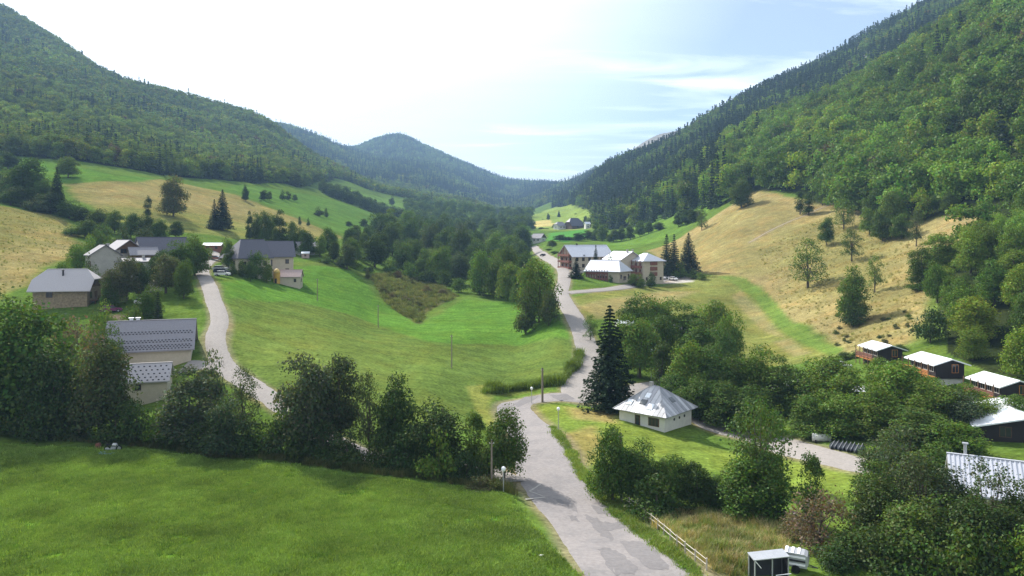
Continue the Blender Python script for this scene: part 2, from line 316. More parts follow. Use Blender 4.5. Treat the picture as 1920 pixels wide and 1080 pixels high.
paint([(1220,470),(1330,420),(1420,370),(1500,375),(1560,420),(1480,480),(1400,520),(1320,505)], OLIVE, 20, 40, 0.45)
# lawns by the junction, verge and rough ground at the lower right
paint([(995,762),(1130,768),(1240,815),(1400,850),(1620,885),(1680,960),(1500,930),(1350,880),(1180,880),(1110,900),(1060,830)], (0.12,0.17,0.03), 1.5, 2)
paint([(1060,762),(1150,776),(1150,792),(1080,785)], (0.25,0.20,0.08), 2, 3, 0.8)
paint([(1060,815),(1110,800),(1130,830),(1100,870),(1075,840)], (0.24,0.19,0.07), 2, 3, 0.7)
paint([(1240,975),(1420,970),(1480,1020),(1440,1060),(1330,1070)], (0.26,0.205,0.085), 3, 6, 0.75)
paint([(1085,700),(1240,715),(1240,735),(1190,720)], (0.1,0.17,0.03), 1, 1)
# bare verge strips, a farmyard and gravel
paint([(200,590),(240,590),(250,603),(205,600)], TAN, 0.8, 1)
paint([(250,525),(300,525),(300,548),(255,545)], (0.22,0.20,0.18), 1, 1)
paint([(1215,520),(1290,516),(1300,528),(1230,532)], (0.33,0.31,0.28), 1, 1)
paint([(1060,505),(1100,495),(1100,510),(1062,520)], (0.33,0.31,0.28), 1, 1)
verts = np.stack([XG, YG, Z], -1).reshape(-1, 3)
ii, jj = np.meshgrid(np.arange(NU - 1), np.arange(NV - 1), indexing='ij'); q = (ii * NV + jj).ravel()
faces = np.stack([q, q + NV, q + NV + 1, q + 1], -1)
def ground_mat():
    m = bpy.data.materials.new('meadow_ground'); m.use_nodes = True
    n, l = m.node_tree.nodes, m.node_tree.links; b = n['Principled BSDF']; b.inputs['Roughness'].default_value = 1.0; b.inputs['Specular IOR Level'].default_value = 0.0
    a = n.new('ShaderNodeAttribute'); a.attribute_name = 'col'; g = n.new('ShaderNodeNewGeometry')
    cur = a.outputs['Color']
    for sc, lo, hi, det in ((0.045, 0.80, 1.22, 5), (0.33, 0.78, 1.22, 6), (1.7, 0.66, 1.34, 4)):
        ns = n.new('ShaderNodeTexNoise'); ns.inputs['Scale'].default_value = sc; ns.inputs['Detail'].default_value = det; ns.inputs['Roughness'].default_value = 0.6; l.new(g.outputs['Position'], ns.inputs['Vector'])
        r = n.new('ShaderNodeMapRange'); r.inputs['From Min'].default_value = 0.3; r.inputs['From Max'].default_value = 0.7; r.inputs['To Min'].default_value = lo; r.inputs['To Max'].default_value = hi; l.new(ns.outputs['Fac'], r.inputs['Value'])
        mx = n.new('ShaderNodeMix'); mx.data_type = 'RGBA'; mx.blend_type = 'MULTIPLY'; mx.inputs['Factor'].default_value = 1; l.new(cur, mx.inputs[6]); l.new(r.outputs[0], mx.inputs[7]); cur = mx.outputs[2]
    # faint mowing and grazing streaks
    mpn = n.new('ShaderNodeMapping'); mpn.inputs['Rotation'].default_value = (0, 0, math.radians(22)); mpn.inputs['Scale'].default_value = (0.035, 0.55, 0.2); l.new(g.outputs['Position'], mpn.inputs[0])
    ns = n.new('ShaderNodeTexNoise'); ns.inputs['Scale'].default_value = 1.0; ns.inputs['Detail'].default_value = 5; ns.inputs['Distortion'].default_value = 0.6; l.new(mpn.outputs[0], ns.inputs['Vector'])
    r = n.new('ShaderNodeMapRange'); r.inputs['From Min'].default_value = 0.35; r.inputs['From Max'].default_value = 0.65; r.inputs['To Min'].default_value = 0.90; r.inputs['To Max'].default_value = 1.09; l.new(ns.outputs['Fac'], r.inputs['Value'])
    mx = n.new('ShaderNodeMix'); mx.data_type = 'RGBA'; mx.blend_type = 'MULTIPLY'; mx.inputs['Factor'].default_value = 1; l.new(cur, mx.inputs[6]); l.new(r.outputs[0], mx.inputs[7]); cur = mx.outputs[2]
    # a drier, yellower cast in patches
    ns = n.new('ShaderNodeTexNoise'); ns.inputs['Scale'].default_value = 0.11; ns.inputs['Detail'].default_value = 7; l.new(g.outputs['Position'], ns.inputs['Vector'])
    r = n.new('ShaderNodeMapRange'); r.inputs['From Min'].default_value = 0.45; r.inputs['From Max'].default_value = 0.75; r.inputs['To Max'].default_value = 0.45; l.new(ns.outputs['Fac'], r.inputs['Value'])
    mx = n.new('ShaderNodeMix'); mx.data_type = 'RGBA'; mx.blend_type = 'MULTIPLY'; l.new(r.outputs[0], mx.inputs['Factor']); l.new(cur, mx.inputs[6]); mx.inputs[7].default_value = (1.5, 1.05, 0.9, 1); cur = mx.outputs[2]
    l.new(cur, b.inputs['Base Color'])
    nb = n.new('ShaderNodeTexNoise'); nb.inputs['Scale'].default_value = 2.2; nb.inputs['Detail'].default_value = 5; l.new(g.outputs['Position'], nb.inputs['Vector'])
    bp = n.new('ShaderNodeBump'); bp.inputs['Strength'].default_value = 0.7; bp.inputs['Distance'].default_value = 0.22; l.new(nb.outputs['Fac'], bp.inputs['Height']); l.new(bp.outputs[0], b.inputs['Normal'])
    return m
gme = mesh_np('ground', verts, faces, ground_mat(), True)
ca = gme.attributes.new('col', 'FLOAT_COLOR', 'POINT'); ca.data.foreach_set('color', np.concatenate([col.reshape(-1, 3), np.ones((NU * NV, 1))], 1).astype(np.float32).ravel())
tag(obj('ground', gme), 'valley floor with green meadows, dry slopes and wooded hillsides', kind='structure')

# ------------------------------------------------------------------ roads
def catmull(pts, step=1.0):
    pts = [np.array(p, float) for p in pts]; pts = [2 * pts[0] - pts[1]] + pts + [2 * pts[-1] - pts[-2]]; out = []
    for i in range(1, len(pts) - 2):
        a, b, c, d = pts[i - 1:i + 3]; n = max(2, int(np.linalg.norm(c[:2] - b[:2]) / step))
        for k in range(n):
            t = k / n; out.append(0.5 * (2 * b + (c - a) * t + (2 * a - 5 * b + 4 * c - d) * t * t + (3 * b - 3 * c + d - a) * t ** 3))
    out.append(pts[-2]); return np.array(out)
LINES = []
def road(name, label, pts, m, lift=0.06, step=0.8, nc=9, edge=0.35):
    """pts: photo x, photo y on the centre line, width in metres"""
    w = [(*hit(px, py), wd) for px, py, wd in pts]
    c = catmull(w, step); LINES.append(c[::4]); t = np.gradient(c[:, :2], axis=0); t /= np.linalg.norm(t, axis=1)[:, None] + 1e-9; nrm = np.stack([-t[:, 1], t[:, 0]], 1)
    s = np.linspace(-1, 1, nc)
    wl_ = c[:, 2] / 2 + fbm(c[:, 0] / 1.3, c[:, 1] / 1.3, 71, 3) * edge; wr_ = c[:, 2] / 2 + fbm(c[:, 0] / 1.3, c[:, 1] / 1.3, 87, 3) * edge
    off = np.where(s[None, :] < 0, s[None, :] * wl_[:, None], s[None, :] * wr_[:, None])
    X = c[:, 0:1] + nrm[:, 0:1] * off; Y = c[:, 1:2] + nrm[:, 1:2] * off
    Zr = zat(X, Y) + lift + 0.0003 * Y; Zr[:, 0] -= 0.12; Zr[:, -1] -= 0.12
    n = len(c); v = np.stack([X, Y, Zr], -1).reshape(-1, 3)
    ii, jj = np.meshgrid(np.arange(n - 1), np.arange(nc - 1), indexing='ij'); q = (ii * nc + jj).ravel()
    f = np.stack([q, q + nc, q + nc + 1, q + 1], -1)
    o = obj(name, mesh_np(name, v, f, m, True)); tag(o, label, kind='structure'); return o
def asphalt(name, base, dark, patchy=True):
    m = bpy.data.materials.new(name); m.use_nodes = True
    n, l = m.node_tree.nodes, m.node_tree.links; b = n['Principled BSDF']; b.inputs['Roughness'].default_value = 0.95; b.inputs['Specular IOR Level'].default_value = 0.05
    g = n.new('ShaderNodeNewGeometry')
    def noise(sc, det=6, ro=0.6):
        x = n.new('ShaderNodeTexNoise'); x.inputs['Scale'].default_value = sc; x.inputs['Detail'].default_value = det; x.inputs['Roughness'].default_value = ro; l.new(g.outputs['Position'], x.inputs['Vector']); return x.outputs['Fac']
    def rng_(fac, a, b2, c, d):
        x = n.new('ShaderNodeMapRange'); x.inputs['From Min'].default_value = a; x.inputs['From Max'].default_value = b2; x.inputs['To Min'].default_value = c; x.inputs['To Max'].default_value = d; l.new(fac, x.inputs['Value']); return x.outputs[0]
    mx = n.new('ShaderNodeMix'); mx.data_type = 'RGBA'; l.new(rng_(noise(0.22, 8, 0.7), 0.48, 0.62, 0, 0.8 if patchy else 0.35), mx.inputs['Factor']); mx.inputs[6].default_value = (*base, 1); mx.inputs[7].default_value = (*dark, 1)
    m2 = n.new('ShaderNodeMix'); m2.data_type = 'RGBA'; m2.blend_type = 'MULTIPLY'; m2.inputs['Factor'].default_value = 1; l.new(mx.outputs[2], m2.inputs[6]); l.new(rng_(noise(2.5, 6), 0.3, 0.7, 0.86, 1.12), m2.inputs[7])
    m3 = n.new('ShaderNodeMix'); m3.data_type = 'RGBA'; m3.blend_type = 'MULTIPLY'; m3.inputs['Factor'].default_value = 1; l.new(m2.outputs[2], m3.inputs[6]); l.new(rng_(noise(26, 3), 0.3, 0.7, 0.92, 1.08), m3.inputs[7])
    l.new(m3.outputs[2], b.inputs['Base Color'])
    bp = n.new('ShaderNodeBump'); bp.inputs['Strength'].default_value = 0.25; bp.inputs['Distance'].default_value = 0.02; l.new(noise(30, 3), bp.inputs['Height']); l.new(bp.outputs[0], b.inputs['Normal'])
    return m
M_ROAD = asphalt('worn_asphalt', (0.228, 0.210, 0.204), (0.180, 0.170, 0.170)); M_LANE = asphalt('pale_lane', (0.255, 0.234, 0.218), (0.208, 0.192, 0.18), False); M_PATCH = asphalt('tar_patch', (0.170, 0.160, 0.160), (0.148, 0.140, 0.142), False)
main_road = road('main_road', 'wide worn grey road with tar patches running up from the lower right to the junction',
     [(1300,1145,9.6),(1200,1072,9.2),(1120,990,9.0),(1058,930,8.6),(1032,890,8.4),(1020,850,8.2),(1000,815,7.2),(972,785,6.4),(965,763,6.0),(1000,750,5.8),(1060,745,5.8),(1110,750,5.6)], M_ROAD, 0.07, 0.6, 13)
road('valley_road', 'pale road leading from the junction up the valley past the hotels', [(1105,752,6.0),(1085,730,6.8),(1098,690,6.0),(1102,660,5.6),(1090,620,5.4),(1068,580,5.2),(1052,550,5.2),(1058,520,5),(1050,500,5),(1018,478,5),(1005,468,5),(1000,462,5)], M_LANE, 0.085)
road('camp_lane', 'pale lane running past the white pyramid roofed house to the camp', [(1110,742,5.0),(1200,738,5.0),(1290,758,4.5),(1330,797,5.2),(1420,822,5.2),(1500,845,5.2),(1590,868,5.2),(1700,893,5.0),(1800,912,5.0)], M_LANE, 0.10)
road('camp_entrance', 'short pale drive into the camp beside the big spruce', [(1140,745,5.5),(1190,728,4.0),(1235,720,3.6),(1268,722,3.2)], M_LANE, 0.12)
road('village_lane', 'pale winding lane climbing left of the big meadow to the village', [(960,905,5.0),(905,882,4.6),(800,868,4.2),(690,855,4.0),(600,815,3.8),(515,752,3.6),(460,715,3.6),(425,690,3.6),(408,660,3.7),(404,630,3.7),(412,598,3.6),(400,560,3.6),(390,532,3.6),(380,510,3.6),(390,492,3.6),(407,482,3.4),(402,474,3.2),(392,468,3.0)], M_LANE, 0.07)
road('hotel_drive', 'pale drive branching off the valley road towards the hotel car park', [(1062,550,4.5),(1100,546,4.5),(1160,540,4.5),(1210,532,4.5),(1250,524,6),(1285,520,6)], M_LANE, 0.11)
road('house_drive', 'short pale drive beside the dark roofed farmhouse', [(415,688,3),(385,685,3),(345,688,4)], M_LANE, 0.12)
road('hillside_path', 'narrow dirt path crossing the dry slope', [(1405,455,.8),(1470,420,.8),(1540,390,.8),(1580,372,.8)], mat('path_dirt', (0.26,0.21,0.13)), 0.08, 2, 3, 0.2)
# gravelly shoulders: the grass thins out beside every road
for c in LINES:
    lo, hi = c[:, :2].min(0) - 8, c[:, :2].max(0) + 8
    mk = (XG > lo[0]) & (XG < hi[0]) & (YG > lo[1]) & (YG < hi[1]); Q = P[mk]; dd = np.full(len(Q), 1e9)
    for i in range(len(c) - 1): dd = np.minimum(dd, seg_dist(Q, c[i, :2], c[i + 1, :2]) - c[i, 2] / 2)
    w = np.clip(1.15 - dd / 1.1 + nz[mk] * 1.6, 0, 1)[:, None] * .75; col[mk] = col[mk] * (1 - w) + np.array((.19, .165, .105)) * w
ca.data.foreach_set('color', np.concatenate([col.reshape(-1, 3), np.ones((NU * NV, 1))], 1).astype(np.float32).ravel())
def tar(name, outline):
    """irregular repair patch lying on the road"""
    w = np.array([hit(*p) for p in outline]); c = w.mean(0); n = len(w); pts = []
    for i in range(n):
        for t in (0, .2, .4, .6, .8):
            p = w[i] * (1 - t) + w[(i + 1) % n] * t; pts.append(p + np.array([random.uniform(-.16, .16), random.uniform(-.34, .34)]))
    pts = np.array(pts); V, Fc = [], []; k = len(pts)
    for r in (1.0, .66, .33): V += [(*(c + (p - c) * r),) for p in pts]
    V.append(tuple(c)); V = np.array(V)
    V3 = np.column_stack([V, zat(V[:, 0], V[:, 1]) + 0.083 + 0.0003 * V[:, 1]])
    F3 = [(r * k + i, r * k + (i + 1) % k, (r + 1) * k + (i + 1) % k, (r + 1) * k + i) for r in range(2) for i in range(k)] + [(2 * k + i, 2 * k + (i + 1) % k, 3 * k) for i in range(k)]
    me = bpy.data.meshes.new(name); me.from_pydata(V3.tolist(), [], F3); me.materials.append(M_PATCH); return obj(name, me, main_road)
for ol in ([(1120,1030),(1140,1028),(1165,1040),(1195,1065),(1190,1079),(1150,1079),(1130,1050)],
           [(1165,1018),(1200,1015),(1230,1035),(1255,1068),(1215,1070),(1185,1045)],
           [(1095,965),(1115,972),(1130,980),(1168,982),(1175,992),(1140,996),(1150,1015),(1128,1008),(1108,985)],
           [(1110,950),(1150,955),(1150,968),(1122,966)],
           [(1035,935),(1075,945),(1085,965),(1065,955)],
           [(1065,968),(1080,970),(1088,980),(1074,978)],
           [(1030,742),(1065,741),(1090,748),(1050,752)],
           [(985,745),(1012,743),(1000,752),(972,764),(962,760)]): tar('tar_patch', ol)
# faded markings on the road
M_MARK = mat('faded_road_paint', (0.33,0.31,0.28), 0.8, 0.2)
def mark(p, q, w):
    a, b = np.array(hit(*p)), np.array(hit(*q)); d = b - a; n = np.array([-d[1], d[0]]) / np.linalg.norm(d) * w / 2; V = []
    for k in range(9):
        c = a + d * k / 8; V += [c - n, c + n]
    V = np.array(V); V3 = np.column_stack([V, zat(V[:, 0], V[:, 1]) + 0.095 + 0.0003 * V[:, 1]])
    me = bpy.data.meshes.new('road_marking'); me.from_pydata(V3.tolist(), [], [(2 * k, 2 * k + 1, 2 * k + 3, 2 * k + 2) for k in range(8)]); me.materials.append(M_MARK); obj('road_marking', me, main_road)
mark((993,923),(1013,910),.22); mark((993,923),(1018,932),.18); mark((985,938),(1022,934),.25)
#@@TREES
# ------------------------------------------------------------------ trees: prototypes
def leaf_mesh(name, cen, nrm, size, shade, m, r):
    """one small quad per leaf clump: centres, normals, sizes, per-leaf shade (colour multiplier)"""
    n = len(cen)
    a = np.cross(nrm, r.normal(size=(n, 3))); a /= np.linalg.norm(a, axis=1)[:, None] + 1e-9; b = np.cross(nrm, a)
    s = size[:, None]; asp = r.uniform(0.55, 0.95, (n, 1))
    v = np.stack([cen - a * s * .5, cen + b * s * .5 * asp + nrm * s * .08, cen + a * s * .5, cen - b * s * .5 * asp + nrm * s * .08], 1).reshape(-1, 3)
    me = mesh_np(name, v, np.arange(4 * n).reshape(-1, 4), m)
    c = np.repeat(np.concatenate([shade, np.ones((n, 1))], 1), 4, 0)
    at_ = me.attributes.new('leaf', 'FLOAT_COLOR', 'POINT'); at_.data.foreach_set('color', c.astype(np.float32).ravel()); return me
def sph(n, r):
    p = r.normal(size=(n, 3)); return p / np.linalg.norm(p, axis=1)[:, None]
def broad_crown(seed, H, W, base, n, leaf, lobes=34, lr=(0.15, 0.25), top=0.55, m=None, gaps=0.0, hang=0.0):
    r = np.random.default_rng(seed); m = m or M_LEAF
    ch = H * (1 - base); cz = H * base + ch * (1 - top) ; R = W / 2
    L = []
    for i in range(lobes):
        p = sph(1, r)[0]; q = r.uniform(0.25, 1.0) ** 0.5 * 0.74
        w = 1.0 if p[2] > 0 else 0.92
        L.append((p[0] * R * q * w, p[1] * R * q * w, cz + p[2] * q * (ch * top if p[2] > 0 else ch * (1 - top)) * 1.0, r.uniform(*lr) * W))
    for i in range(lobes // 4):                                  # skirt, so the crown comes down to the grass
        a = 6.283 * (i + r.random() * .6) / (lobes // 4); q = r.uniform(.5, .8); L.append((math.cos(a) * R * q, math.sin(a) * R * q, max(H * base, 0) + ch * r.uniform(.10, .24), r.uniform(*lr) * W * .95))
    L = np.array(L); cen, nr, sh = [], [], []
    wt = L[:, 3] ** 2; cnt = (n * wt / wt.sum()).astype(int)
    for (x, y, z, lr_), k in zip(L, cnt):
        d = sph(k, r); d[:, 2] = np.where(d[:, 2] < -0.35, -d[:, 2] * r.uniform(0, 1, k), d[:, 2])
        rad = lr_ * (1 - 0.42 * r.random(k) ** 2.2) * (1 + 0.14 * r.normal(size=k))
        c = np.array([x, y, z]) + d * rad[:, None] * np.array([1, 1, 0.85]); c[:, 2] -= hang * lr_ * r.random(k)
        if gaps: 
            keep = vnoise(c[:, 0] * 1.1 + seed, c[:, 1] * 1.1 + c[:, 2] * 0.9, seed) > gaps
            c, d = c[keep], d[keep]
        nn = d * 0.8 + sph(len(c), r) * 0.9 + np.array([0, 0, 0.35]); nn /= np.linalg.norm(nn, axis=1)[:, None]
        tone = r.uniform(0.82, 1.18)
        s = np.stack([tone * r.uniform(0.75, 1.3, len(c)), tone * r.uniform(0.8, 1.22, len(c)), tone * r.uniform(0.7, 1.3, len(c))], 1)
        cen.append(c); nr.append(nn); sh.append(s)
    cen, nr, sh = np.concatenate(cen), np.concatenate(nr), np.concatenate(sh)
    kz, kr = H / np.quantile(cen[:, 2], .997), W / 2 / np.quantile(np.hypot(cen[:, 0], cen[:, 1]), .985)   # fill the stated height and spread
    cen = cen * (kr, kr, kz); L = L * np.array([kr, kr, kz, 1])
    cen[:, 2] = np.maximum(cen[:, 2], 0.15)
    return leaf_mesh('crown', cen, nr, r.uniform(0.6, 1.35, len(cen)) * leaf, sh, m, r), L
def broad_trunk(seed, H, W, base, L, nl=7):
    r = random.Random(seed); mb = MB(); t = max(0.02 * H, 0.1)
    p = Vector((0, 0, -0.6)); rad = t * 1.25; top = Vector((r.uniform(-.3, .3), r.uniform(-.3, .3), H * (base + (1 - base) * 0.6)))
    pts = [p] + [Vector((0, 0, 0)).lerp(top, k / 4) + Vector((r.uniform(-.12, .12), r.uniform(-.12, .12), 0)) * (W / 9) for k in range(1, 5)]
    for a, b, k in zip(pts[:-1], pts[1:], range(4)): mb.tube(a, b, rad * (1 - k * .2), rad * (1 - (k + 1) * .2), 7, False)
    idx = list(range(len(L))); r.shuffle(idx)
    for i in idx[:nl]:
        s0 = pts[1 + r.randrange(3)]; e = Vector(L[i][:3]); mid = s0.lerp(e, .55) + Vector((0, 0, -0.04 * H * r.random()))
        mb.tube(s0, mid, rad * .38, rad * .24, 5, False); mb.tube(mid, e, rad * .24, rad * .06, 5, False)
    return mb.mesh('trunk', M_BARK)
def spruce_crown(seed, H, W, base, n, leaf, m=None, tiers=22, droop=0.32, power=1.0):
    r = np.random.default_rng(seed); m = m or M_LEAF; cen, nr, sh = [], [], []
    per = n / tiers
    tot = sum((1 - k / tiers) + .12 for k in range(tiers))
    for k in range(tiers):
        f = k / (tiers - 1); z0 = H * (base + (1 - base) * f) ; R = (W / 2) * ((1 - f) ** power * 0.96 + 0.05) * r.uniform(.82, 1.1)
        nb = max(4, int(11 * (1 - f) + 4)); K = max(4, int(n * ((1 - f) + .12) / tot / nb))
        a0 = r.uniform(0, 6.28)
        for b in range(nb):
            a = a0 + 6.283 * b / nb + r.normal() * .16; Rb = R * r.uniform(.72, 1.12); t = r.random(K) ** .62
            z = z0 - droop * Rb * t ** 1.4 + 0.10 * Rb * np.clip(t - .75, 0, 1) * 2 - r.random(K) * 0.055 * H * (1 - f) * .6
            side = (r.random(K) - .5) * 2 * (0.06 + .20 * (1 - t)) * Rb
            x = np.cos(a) * Rb * t - np.sin(a) * side; y = np.sin(a) * Rb * t + np.cos(a) * side
            c = np.stack([x, y, z + r.normal(size=K) * .05], 1); tone = r.uniform(.75, 1.2)
            nn = np.stack([np.cos(a) * .5 + r.normal(size=K) * .5, np.sin(a) * .5 + r.normal(size=K) * .5, .7 + r.normal(size=K) * .4], 1); nn /= np.linalg.norm(nn, axis=1)[:, None]
            cen.append(c); nr.append(nn); sh.append(np.stack([tone * r.uniform(.75, 1.25, K)] * 3, 1) * np.array([1, 1, .95]))
    tip = np.stack([np.zeros(14), np.zeros(14), H * np.linspace(.95, 1.0, 14)], 1) + r.normal(size=(14, 3)) * .06; cen.append(tip); nr.append(sph(14, r)); sh.append(np.ones((14, 3)))
    cen, nr, sh = np.concatenate(cen), np.concatenate(nr), np.concatenate(sh)
    cen[:, 2] = np.maximum(cen[:, 2], 0.1)
    return leaf_mesh('crown', cen, nr, r.uniform(.6, 1.4, len(cen)) * leaf, sh, m, r)
def spruce_trunk(H, W):
    return MB().tube((0, 0, -.6), (0, 0, H * .5), 0.022 * H, 0.012 * H, 8, False).tube((0, 0, H * .5), (0, 0, H * .97), 0.012 * H, 0.02, 6, False).mesh('trunk', M_BARK)
PROTO = {}
def proto(kind, H, W, crown, trunk): PROTO.setdefault(kind, []).append((H, W, crown, trunk))
for s in range(4):
    c, L = broad_crown(100 + s, 12, 9.5, -.06, 11500, .37, 46); proto('round', 12, 9.5, c, broad_trunk(s, 12, 9.5, .05, L))
for s in range(3):
    c, L = broad_crown(130 + s, 15, 8, -.04, 11000, .37, 50, (.16, .27), .6); proto('tall', 15, 8, c, broad_trunk(s + 5, 15, 8, .05, L, 9))
for s in range(3):
    c, L = broad_crown(160 + s, 12, 8.5, .06, 5600, .30, 40, (.11, .19), .55, None, .36, .5); proto('loose', 12, 8.5, c, broad_trunk(s + 9, 12, 8.5, .1, L, 16))
for s in range(2):
    c, L = broad_crown(190 + s, 9, 4, -.02, 3800, .28, 30, (.22, .34), .55); proto('columnar', 9, 4, c, broad_trunk(s + 13, 9, 4, .06, L))
for s in range(4):
    c, L = broad_crown(210 + s, 3.6, 4.8, .0, 2600, .24, 22, (.16, .27), .75); proto('bush', 3.6, 4.8, c, broad_trunk(s + 15, 3.6, 4.8, .05, L, 6))
for s in range(3):
    c, L = broad_crown(230 + s, 5, 5, .02, 3200, .19, 26, (.13, .22), .62, None, .3, .7); proto('twiggy', 5, 5, c, broad_trunk(s + 19, 5, 5, .03, L, 22))
proto('spruce', 20, 9, spruce_crown(300, 20, 9, .09, 12500, .42, None, 30, .26, .9), spruce_trunk(20, 9))
proto('spruce', 18, 7, spruce_crown(301, 18, 7, .04, 7000, .42, None, 26, .30), spruce_trunk(18, 7))
proto('spruce', 15, 6, spruce_crown(302, 15, 6, .03, 6000, .40, None, 24, .28, ), spruce_trunk(15, 6))
NAMES = {'round': 'broadleaf_tree', 'tall': 'broadleaf_tree', 'loose': 'broadleaf_tree', 'columnar': 'broadleaf_tree', 'bush': 'shrub', 'twiggy': 'shrub', 'spruce': 'spruce_tree'}
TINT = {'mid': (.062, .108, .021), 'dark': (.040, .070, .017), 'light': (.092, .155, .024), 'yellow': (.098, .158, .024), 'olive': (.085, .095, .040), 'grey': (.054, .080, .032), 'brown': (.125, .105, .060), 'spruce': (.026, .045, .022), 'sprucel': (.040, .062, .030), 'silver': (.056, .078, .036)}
tree_no = [0]
def plant(kind, x, y, H, W, tint, label, group=None, var=None):
    i = tree_no[0]; tree_no[0] += 1
    pl = PROTO[kind]; h0, w0, crown, trunk = pl[(var if var is not None else i) % len(pl)]
    t = thing(NAMES[kind], label, 'shrub' if NAMES[kind] == 'shrub' else 'tree', (x, y, float(zat(x, y)) - 0.05), random.uniform(0, 6.28), group)
    t.scale = (W / w0, W / w0, H / h0)
    k = obj('stem' if NAMES[kind] == 'shrub' else 'trunk', trunk, t); c = obj('foliage' if NAMES[kind] == 'shrub' else 'crown', crown, t)
    tc_ = TINT[tint] if isinstance(tint, str) else tint; j = random.uniform(.86, 1.16); c.color = (tc_[0] * j * random.uniform(.92, 1.1), tc_[1] * j, tc_[2] * j * random.uniform(.85, 1.15), 1)
    return t
def tree(kind, px, d, top, wpx, tint, label, group=None, var=None):
    """a tree standing on the line of sight px at distance d, as tall and wide as it shows"""
    x, y = at(px, d); g = float(zat(x, y)); H = CZ + (HY - top) / F * d - g; W = wpx * d / F
    return plant(kind, x, y, max(H, 0.8), W, tint, label, group, var)
def based(kind, px, py, hpx, wpx, tint, label, group=None, var=None):
    """the same from where its foot shows"""
    x, y = hit(px, py); return plant(kind, x, y, hpx * y / F, wpx * y / F, tint, label, group, var)

ORD = ['first', 'second', 'third', 'fourth', 'fifth', 'sixth', 'seventh', 'eighth', 'ninth', 'tenth', 'eleventh', 'twelfth', 'thirteenth', 'fourteenth', 'fifteenth', 'sixteenth', 'seventeenth', 'eighteenth', 'nineteenth', 'twentieth', 'twenty-first', 'twenty-second', 'twenty-third', 'twenty-fourth', 'twenty-fifth', 'twenty-sixth', 'twenty-seventh', 'twenty-eighth', 'twenty-ninth', 'thirtieth']
def by_place(ts, fmt):
    for k, t in enumerate(sorted(ts, key=lambda o: o.location.x / o.location.y)): t['label'] = fmt % (ORD[k] + ' from the left')
# ------------------------------------------------------------------ single trees, near to far
HG = 'trees of the dark hedge line behind the front meadow'
T = tree
T('round', 35, 105, 556, 200, 'mid', 'huge broad broadleaf tree at the left edge of the hedge line', None, 0)
T('round', -75, 106, 575, 190, 'mid', 'broadleaf tree cut by the left picture edge in the hedge line', None, 1)
T('round', 100, 101, 655, 120, 'dark', 'dark broadleaf tree between the huge left edge tree and the grey leaved tree', None, 2)
T('round', 187, 100, 648, 125, 'grey', 'grey green broadleaf tree left of the farmhouse annex roof', None, 3)
T('twiggy', 145, 118, 592, 120, 'brown', 'brownish olive bushy tree below the stone chalet')
T('round', 195, 124, 610, 70, 'mid', 'small green tree touching the left gable of the dark roofed farmhouse')
T('tall', 355, 97, 688, 120, 'silver', 'silvery broadleaf tree right of the farmhouse annex in the hedge line', None, 0)
T('bush', 396, 113, 656, 66, 'silver', 'round silvery shrub beside the village lane below the farmhouse')
T('loose', 455, 98, 688, 75, 'silver', 'loose silvery tree standing in front of the bend of the village lane', None, 1)
T('round', 425, 92, 745, 95, 'grey', 'low grey green tree in the hedge line left of the tallest hedge tree')
T('round', 572, 92, 664, 132, 'silver', 'tall dense dark crowned tree, leftmost of the tall hedge group before the big meadow', None, 1)
T('tall', 638, 95, 668, 82, 'grey', 'tall slim grey green tree, second of the tall hedge group before the big meadow', None, 1)
T('loose', 693, 92, 697, 72, 'grey', 'loose see-through tree, third of the tall hedge group before the big meadow', None, 2)
T('tall', 742, 90, 702, 88, 'dark', 'dark slim tree, rightmost of the tall hedge group before the big meadow', None, 2)
T('round', 818, 87, 757, 125, 'dark', 'low broad dark tree in the hedge line above a light green bush', None, 0)
T('bush', 822, 83.5, 805, 85, 'yellow', 'light green bush at the foot of the hedge near the road', None, 1)
T('columnar', 890, 87, 770, 46, 'mid', 'slim upright tree next to the last round hedge tree by the road')
T('round', 945, 85, 768, 92, 'mid', 'round dense tree at the roadside end of the hedge line', None, 2)
T('bush', 300, 97, 768, 60, 'light', 'light green bush before the annex roof in the hedge line')
T('bush', 548, 98, 742, 70, 'light', 'light green bush under the tall hedge group beside the lane')
T('bush', 905, 79.5, 893, 70, 'olive', 'low olive roadside bush by the wooden pole at the meadow corner')
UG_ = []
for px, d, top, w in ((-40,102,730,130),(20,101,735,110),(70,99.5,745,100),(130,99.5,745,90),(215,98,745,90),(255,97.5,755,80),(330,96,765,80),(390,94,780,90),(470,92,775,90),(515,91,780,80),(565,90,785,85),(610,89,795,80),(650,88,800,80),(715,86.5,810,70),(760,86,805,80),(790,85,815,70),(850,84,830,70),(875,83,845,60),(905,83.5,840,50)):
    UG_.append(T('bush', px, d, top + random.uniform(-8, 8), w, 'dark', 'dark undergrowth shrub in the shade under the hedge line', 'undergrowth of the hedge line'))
by_place(UG_, 'dark undergrowth shrub in the shade under the hedge line, %s')
